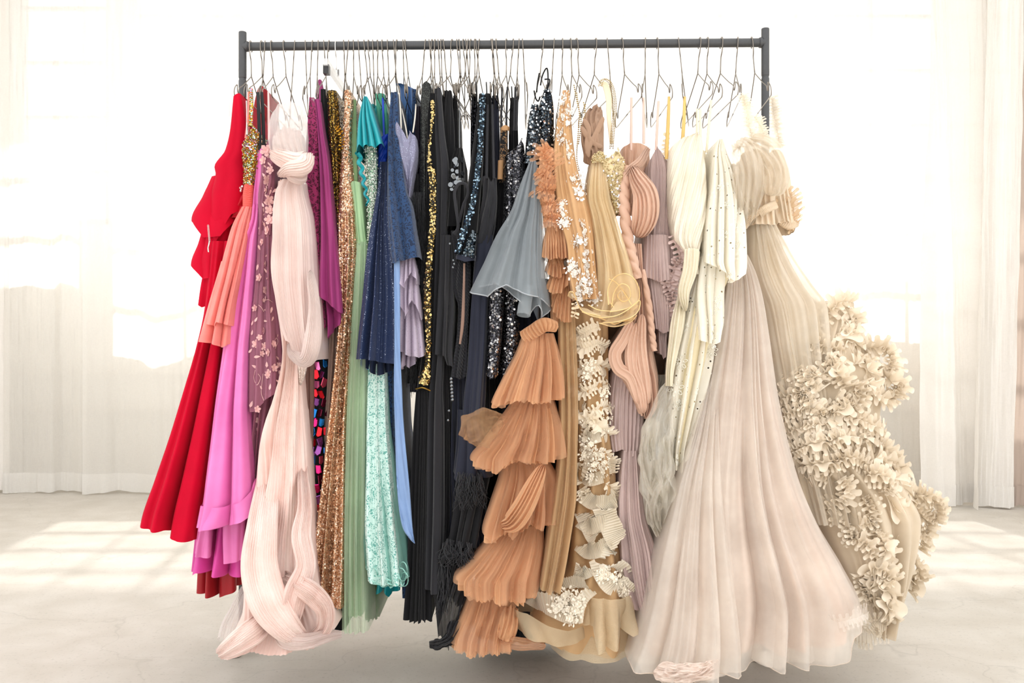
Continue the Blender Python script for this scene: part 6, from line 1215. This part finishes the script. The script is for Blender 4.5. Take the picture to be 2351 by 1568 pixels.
def cut_flower(surf, x, y, r, par, k=6):
    P, N = near_exact(surf, x, y); bb = Bag()
    for q in range(k):
        a = 2 * math.pi * q / k + 0.3; fr = frame_of(N); c = P + (fr[0] * math.cos(a) + fr[1] * math.sin(a)) * r * 0.00132
        ring(bb, c, N, r * 0.00055, 0.0011, 0.6, a - math.pi / 2, 10)
    bb.build('cut_out_flower', eyw, surf.o)
for (x, y, r) in ((1648, 690, 9), (1644, 712, 7), (1636, 764, 10), (1640, 790, 7), (1626, 740, 6)): cut_flower(s41, x, y, r, g)
for (x, y, r) in ((1562, 832, 11), (1552, 892, 12), (1558, 930, 8), (1600, 900, 8), (1575, 752, 7), (1634, 806, 9), (1600, 960, 8), (1560, 1010, 9), (1554, 1056, 8), (1630, 860, 7)): cut_flower(s42, x, y, r, g)
for (x, y, r) in ((1690, 492, 6), (1697, 520, 7), (1672, 470, 6), (1690, 590, 6), (1676, 632, 6), (1655, 430, 5), (1666, 540, 6), (1694, 560, 6)): cut_flower(s40, x, y, r, g)

# off-white tulle petticoat puffs
ow = cloth('off_white_tulle', 'faf4e8', 0.7, 0.2, 0.2, 0.2, 0.42)
g = thing('petticoat', 'crumpled off-white tulle petticoat puffing out beside the blush ball gown', 'petticoat', 1520, 1225)
for pth in ([(1540, 880, -0.28, 30, 0.04), (1522, 940, -0.31, 60, 0.07), (1508, 1010, -0.33, 84, 0.10), (1506, 1080, -0.34, 84, 0.10), (1516, 1150, -0.33, 66, 0.08), (1512, 1226, -0.31, 20, 0.03)], [(1500, 960, -0.32, 40, 0.05), (1486, 1040, -0.34, 46, 0.06), (1500, 1110, -0.34, 50, 0.06), (1530, 1150, -0.32, 30, 0.05)], [(1530, 1000, -0.34, 30, 0.05), (1524, 1090, -0.36, 46, 0.06), (1500, 1170, -0.35, 44, 0.05), (1510, 1218, -0.32, 20, 0.03)]):
    sweep('tulle_puff', g, ow, pth, n=60, m=60, folds=[(3, 0.006, 0.008, 's', 1.5)], noise=0.008, ridge=0.020, ragged=0.22, caps=(0.1, 0.12))
tube('under_layer', g, ow, [(860, 1510, 1548), (1000, 1486, 1545), (1200, 1490, 1540), (1380, 1488, 1540)], -0.22, 0.0, n=60, m=30, folds=[(5, 0.006, 0.012, 's')], noise=0.006)

# blush ball gown
bb_l = cloth('ball_gown_lining', 'e6cbba', 0.7, 0.2, 0.2, 0.06); bb_t = cloth('ball_gown_tulle', 'f4e8dc', 0.7, 0.3, 0.2, 0.2, 0.45, col2='f9f0e6'); bb_e = cloth('ball_gown_hem', 'f4e8dc', 0.7, 0.2, 0.2, 0.4, 0.7)
g = thing('ball_gown', 'wide blush ball gown of layered tulle spreading to the floor', 'dress', 1720, 1540)
P42 = [(585, 1690, 1712), (623, 1672, 1732), (687, 1660, 1751), (767, 1645, 1764), (894, 1616, 1782), (980, 1592, 1800), (1084, 1560, 1830), (1212, 1530, 1887), (1309, 1508, 1945), (1398, 1486, 1988), (1480, 1464, 2000), (1540, 1450, 2004)]
HEM = [(0, 1520), (0.16, 1545), (0.3, 1535), (0.47, 1508), (0.62, 1512), (0.75, 1508), (0.87, 1496), (0.9, 1450), (1, 1408)]
FB = [(585, -0.27), (800, -0.32), (1200, -0.43), (1540, -0.50)]
tube('lining', g, bb_l, [(y, a + 8, b_ - 10) for (y, a, b_) in P42], [(y, d + 0.04) for y, d in FB], 0.12, n=130, m=60, folds=[(4.5, 0.005, 0.030, 's', 0.2, 0.1, 1.0), (9, 0.002, 0.008, 's', 0.2, 0, 0.9)], hem=[(a, y - 36) for a, y in HEM], p=2.6, seed=777)
for k in range(2):
    tube('tulle_layer', g, bb_t, [(y, a - 2 + 3 * k, b_ + 2 - 3 * k) for (y, a, b_) in P42], [(y, d + 0.014 * k) for y, d in FB], 0.14 - 0.02 * k, n=150, m=70, folds=[(4.5 + k, 0.005, 0.032, 's', 0.2, 0.1 + 0.3 * k, 1.0), (9 + 3 * k, 0.002, 0.009, 's', 0.3, 0, 0.9)], hem=[(a, y - 8 * k + 5 * ((i + k) % 2)) for i, (a, y) in enumerate(HEM)], p=2.6, jag=2, seed=777 + k, wire=('hem_edge', 0.0013, bb_e) if k == 0 else None)
tube('front_tail', g, bb_t, [(860, 1628, 1648), (1000, 1592, 1650), (1100, 1560, 1654), (1200, 1536, 1664), (1309, 1512, 1680), (1406, 1492, 1696), (1480, 1470, 1706), (1545, 1447, 1710), (1570, 1444, 1712)], [(860, -0.29), (1000, -0.38), (1200, -0.455), (1570, -0.56)], -0.2, n=110, m=50, folds=[(4, 0.003, 0.030, 'r', 0.2), (13, 0.001, 0.006, 's')], hem=[(0, 1530), (0.2, 1536), (0.4, 1552), (0.6, 1545), (0.78, 1530), (0.9, 1544), (1, 1540)], wire=('hem_edge', 0.0013, bb_e))
rosy = cloth('ball_gown_rosy', 'fae8dc', 0.7, 0.2, 0.2, 0.1, 0.75)
for i, pth in enumerate(([(1500, 1540, -0.555), (1545, 1548, -0.575), (1595, 1550, -0.58), (1640, 1536, -0.57)], [(1510, 1528, -0.55), (1556, 1534, -0.57), (1606, 1532, -0.57), (1650, 1516, -0.56)])):
    sweep('gathered_hem', g, rosy, [(x, y + 4, d, 26, 0.012) for x, y, d in pth], n=50, m=70, folds=[(2.2, 0.003, 0.004, 's', 5, 0, 0.8)], noise=0.005, ridge=0.005, ragged=0.3, caps=(0.1, 0.1))
ruffle('side_flip', g, bb_t, [(1900, 1430, -0.46), (1935, 1426, -0.48), (1970, 1416, -0.47), (1994, 1406, -0.45)], 0.026, 0.006, 9, tilt=1.2, seed=160)

# beige tulle gown with puffed bodice
be = cloth('beige_tulle', 'f2e4ce', 0.7, 0.3, 0.2, 0.25, 0.55, col2='f6ecdc'); beo = cloth('beige_gathers', 'e8d4ba', 0.75, 0.2, 0.2, 0.1, pleat=0); bel = cloth('champagne_lining', 'e8cfaa', 0.6, 0.2, 0.3, 0.1)
fe = cloth('cream_feather', 'fbf2e4', 0.7, 0.3, 0.2, 0.3, 0.75)
g = thing('gown', 'beige tulle gown with puffed bodice and feathered straps at the right post', 'dress', 1820, 1100)
for pth in ([(1700, 336, -0.22, 40, 0.05), (1716, 360, -0.26, 70, 0.09), (1722, 410, -0.28, 76, 0.10), (1714, 470, -0.27, 60, 0.08), (1708, 520, -0.24, 36, 0.05)], [(1722, 330, -0.24, 50, 0.06), (1756, 356, -0.27, 84, 0.10), (1776, 400, -0.28, 74, 0.10), (1768, 450, -0.27, 56, 0.08)], [(1690, 380, -0.24, 30, 0.05), (1700, 440, -0.27, 50, 0.07), (1720, 490, -0.27, 50, 0.06)]):
    sweep('puffed_bodice', g, be, pth, n=60, m=50, folds=[(5, 0.006, 0.006, 's', 1.2), (11, 0.002, 0.002, 's', 2)], noise=0.012, caps=(0.12, 0.1))
sweep('bodice_core', g, beo, [(1726, 350, -0.18, 60, 0.08), (1740, 410, -0.2, 84, 0.10), (1744, 470, -0.21, 66, 0.10), (1744, 520, -0.21, 70, 0.10)], n=40, folds=[(5, 0.006, 0.006, 's', 1)], noise=0.006, caps=(0.1, 0))
sweep('bodice_back', g, beo, [(1778, 344, 0.03, 30, 0.06), (1788, 400, 0.02, 46, 0.10), (1794, 460, -0.01, 50, 0.12), (1802, 526, -0.04, 48, 0.10)], n=40, folds=[(4, 0.005, 0.005, 's', 1)], noise=0.006, caps=(0.1, 0))
for pth, w_ in (([(1708, 520, -0.27), (1722, 500, -0.285), (1742, 484, -0.285)], 22), ([(1742, 490, -0.285), (1762, 478, -0.285), (1780, 470, -0.26)], 26)):
    sweep('gathered_waist', g, beo, [(x, y, d, w_ * 0.8, 0.012) for x, y, d in pth], n=16, m=80, folds=[(0.4, 0.003, 0.003, 'p', 16, 0, 0.2)])
for pth, cnt in (([(1706, 218, -0.2), (1712, 250, -0.21), (1720, 290, -0.23), (1730, 330, -0.24)], 9), ([(1732, 268, -0.1), (1744, 290, -0.12), (1752, 312, -0.14), (1760, 340, -0.16)], 7), ([(1772, 222, 0.06), (1776, 260, 0.06), (1784, 300, 0.05), (1790, 340, 0.04)], 9)):
    for q, tl in enumerate((0.5, 1.1)): ruffle('feathered_strap', g, fe, pth, 0.020, 0.006, cnt * 1.6, tilt=tl, seed=120 + q + cnt, taper=0)
for i, pth in enumerate(([(1782, 440, -0.05), (1806, 452, -0.05), (1824, 480, -0.05)], [(1786, 470, -0.06), (1808, 478, -0.06), (1828, 500, -0.05)], [(1790, 500, -0.06), (1812, 505, -0.06), (1826, 520, -0.05)])):
    ruffle('shoulder_ruffle', g, cloth('peach_tulle', 'ecd2b0', 0.7, 0.2, 0.2, 0.3, 0.85), pth, 0.035, 0.010, 7, tilt=0.8, seed=130 + i)
sweep('sleeve_band', g, beo, [(1792, 506, -0.07, 20, 0.02), (1812, 516, -0.07, 24, 0.02), (1828, 514, -0.05, 16, 0.02)], n=16, m=60, folds=[(0.4, 0.003, 0.003, 'p', 12, 0, 0.2)])
tube('lining', g, bel, [(505, 1728, 1772), (600, 1722, 1788), (700, 1745, 1812), (800, 1762, 1840), (1000, 1790, 1880), (1150, 1820, 1900)], [(505, -0.2), (1150, -0.24)], 0.12, n=60, m=40, folds=[(4, 0.004, 0.014, 's')])
for k in range(2):
    tube('skirt', g, be, [(500, 1724 + 6 * k, 1776 - 4 * k), (544, 1722 + 4 * k, 1800 - 10 * k), (600, 1722, 1834 - 16 * k), (660, 1732, 1878 - 24 * k), (700, 1744, 1908 - 26 * k), (800, 1762, 1920 - 20 * k), (1000, 1795, 1950), (1200, 1850, 1980)], [(500, -0.24), (1200, -0.30 + 0.03 * k)], 0.14, n=110, m=50, folds=[(5 + k, 0.003, 0.018, 's', 0.2), (13, 0.001, 0.005, 's')])

# cream ruffled gown
cr = cloth('cream_ruffle_tulle', 'f8ead4', 0.75, 0.3, 0.2, 0.2, 0.97, col2='fcf2e2'); crs = cloth('cream_ruffle_net', 'ecdcc4', 0.7, 0.2, 0.2, 0.2, 0.85)
g = thing('ruffled_gown', 'voluminous cream gown smothered in curling tulle ruffles at the right end', 'dress', 2010, 1462)
s44 = tube('skirt', g, crs, [(690, 1900, 1950), (740, 1860, 1966), (800, 1800, 1990), (880, 1776, 2048), (960, 1790, 2036), (1050, 1815, 2050), (1130, 1880, 2092), (1200, 1895, 2128), (1300, 1940, 2106), (1400, 1975, 2070), (1462, 1990, 2050)], [(690, -0.16), (900, -0.28), (1462, -0.34)], 0.3, n=90, m=70, folds=[(4, 0.004, 0.02, 's', 0.3), (9, 0.001, 0.005, 's')], hem=[(0, 1400), (0.3, 1455), (0.6, 1464), (1, 1430)])
def sd(x, y): return near(s44, x, y)[0][1] - 0.01
RUF = [([(1952, 700), (1925, 698), (1900, 720), (1868, 745)], .050), ([(1875, 740), (1850, 765), (1822, 790), (1785, 806)], .046), ([(1770, 822), (1788, 838), (1792, 862), (1802, 884)], .040), ([(1830, 808), (1856, 792), (1888, 798), (1936, 806)], .044),
       ([(1944, 712), (1958, 740), (1950, 764), (1930, 760)], .050), ([(1932, 766), (1962, 785), (1976, 806), (1960, 838)], .052), ([(1830, 850), (1850, 876), (1840, 906), (1860, 922)], .044), ([(1796, 918), (1822, 906), (1852, 912), (1864, 930)], .042), ([(1802, 956), (1832, 944), (1866, 940), (1884, 960)], .044), ([(1880, 936), (1906, 948), (1934, 940), (1950, 920)], .046),
       ([(1880, 872), (1900, 850), (1926, 862), (1940, 890)], .052), ([(1960, 880), (1970, 910), (1950, 935), (1916, 915)], .052), ([(1990, 800), (2020, 800), (2044, 820), (2040, 850)], .056), ([(2010, 850), (2036, 868), (2058, 888), (2050, 912)], .056), ([(1990, 880), (2006, 905), (2030, 920), (2046, 905)], .050), ([(1985, 830), (1998, 860), (2018, 880)], .050),
       ([(1824, 1036), (1850, 1024), (1880, 1016), (1912, 1012)], .050), ([(1906, 1014), (1930, 1002), (1960, 1004), (1976, 1022)], .050), ([(1830, 1076), (1862, 1068), (1894, 1062), (1922, 1060)], .050), ([(1915, 1062), (1942, 1050), (1966, 1056), (1984, 1070)], .048), ([(1850, 985), (1880, 976), (1910, 985), (1930, 975)], .042), ([(1806, 1000), (1830, 984), (1852, 972), (1874, 985)], .040),
       ([(1938, 958), (1970, 966), (2000, 980), (2022, 996)], .054), ([(1980, 1000), (2008, 1016), (2028, 1036), (2040, 1060)], .054), ([(2010, 1050), (2036, 1060), (2054, 1080), (2050, 1100)], .052), ([(1986, 1090), (2014, 1090), (2040, 1106), (2030, 1130)], .050),
       ([(1930, 1098), (1944, 1126), (1926, 1148), (1900, 1164)], .042), ([(1898, 1168), (1912, 1184), (1916, 1204)], .036), ([(1984, 1140), (1998, 1166), (1996, 1196), (1970, 1206)], .042), ([(1960, 1214), (1964, 1240), (1990, 1250), (2006, 1280)], .042), ([(2004, 1220), (2024, 1240), (2034, 1262), (2020, 1284)], .044),
       ([(2104, 1136), (2134, 1142), (2150, 1166), (2146, 1200)], .054), ([(2090, 1150), (2110, 1180), (2128, 1200), (2120, 1230)], .054), ([(2036, 1140), (2056, 1170), (2078, 1196), (2098, 1214)], .052), ([(2080, 1220), (2104, 1230), (2120, 1245), (2110, 1262)], .050), ([(2060, 1110), (2086, 1128), (2104, 1150)], .046),
       ([(1984, 1320), (2006, 1306), (2030, 1316), (2050, 1340)], .056), ([(1990, 1350), (2014, 1344), (2040, 1360), (2056, 1384)], .056), ([(1996, 1384), (2020, 1376), (2040, 1396), (2030, 1420)], .052), ([(1976, 1320), (1982, 1350), (1998, 1380)], .046), ([(2056, 1272), (2080, 1282), (2104, 1300), (2112, 1330)], .054), ([(2064, 1310), (2082, 1326), (2096, 1346), (2084, 1356)], .050), ([(2040, 1290), (2056, 1310), (2070, 1340)], .048),
       ([(1900, 1100), (1880, 1090), (1860, 1100)], .036), ([(1930, 820), (1916, 840), (1900, 836)], .040), ([(1870, 850), (1860, 870), (1880, 900)], .042), ([(1950, 1250), (1940, 1226), (1948, 1200)], .030), ([(2050, 1250), (2060, 1230), (2050, 1200)], .044)]
for i, (pth, h) in enumerate(RUF):
    L = sum(math.hypot(pth[k + 1][0] - pth[k][0], pth[k + 1][1] - pth[k][1]) for k in range(len(pth) - 1))
    bag = Bag(); far = 0.10 if pth[0][0] > 2030 else 0.0
    P3 = [(x, y, (sd(x, y) if x < 2070 else 0.02) + far * 0.5) for x, y in pth]
    nv_ = ((pth[1][0] - 1930) / 160.0 * 0.6, -1.0, 0.25)
    ruffle_bag(bag, P3, h * 0.95, 0.0105, L / 14.0, tilt=0.35, seed=200 + i, rows=6, taper=0.0, nrm=nv_); ruffle_bag(bag, P3, h * 0.8, 0.010, L / 13.0, tilt=1.0, seed=300 + i, rows=5, taper=0.0, nrm=nv_)
    bag.build('ruffle', cr, g)
for i, (pth) in enumerate(([(1940, 1440, -0.30, 30, 0.05), (1975, 1446, -0.34, 42, 0.07), (2010, 1446, -0.35, 44, 0.07), (2044, 1436, -0.32, 30, 0.05)], [(1984, 1440, -0.36, 30, 0.05), (2010, 1420, -0.37, 50, 0.07), (2036, 1430, -0.35, 40, 0.05)])):
    ruffle('hem_puff', g, be, [(p_[0], p_[1] + 6, p_[2]) for p_ in pth], 0.034, 0.010, 12, tilt=1.0, seed=170 + i)
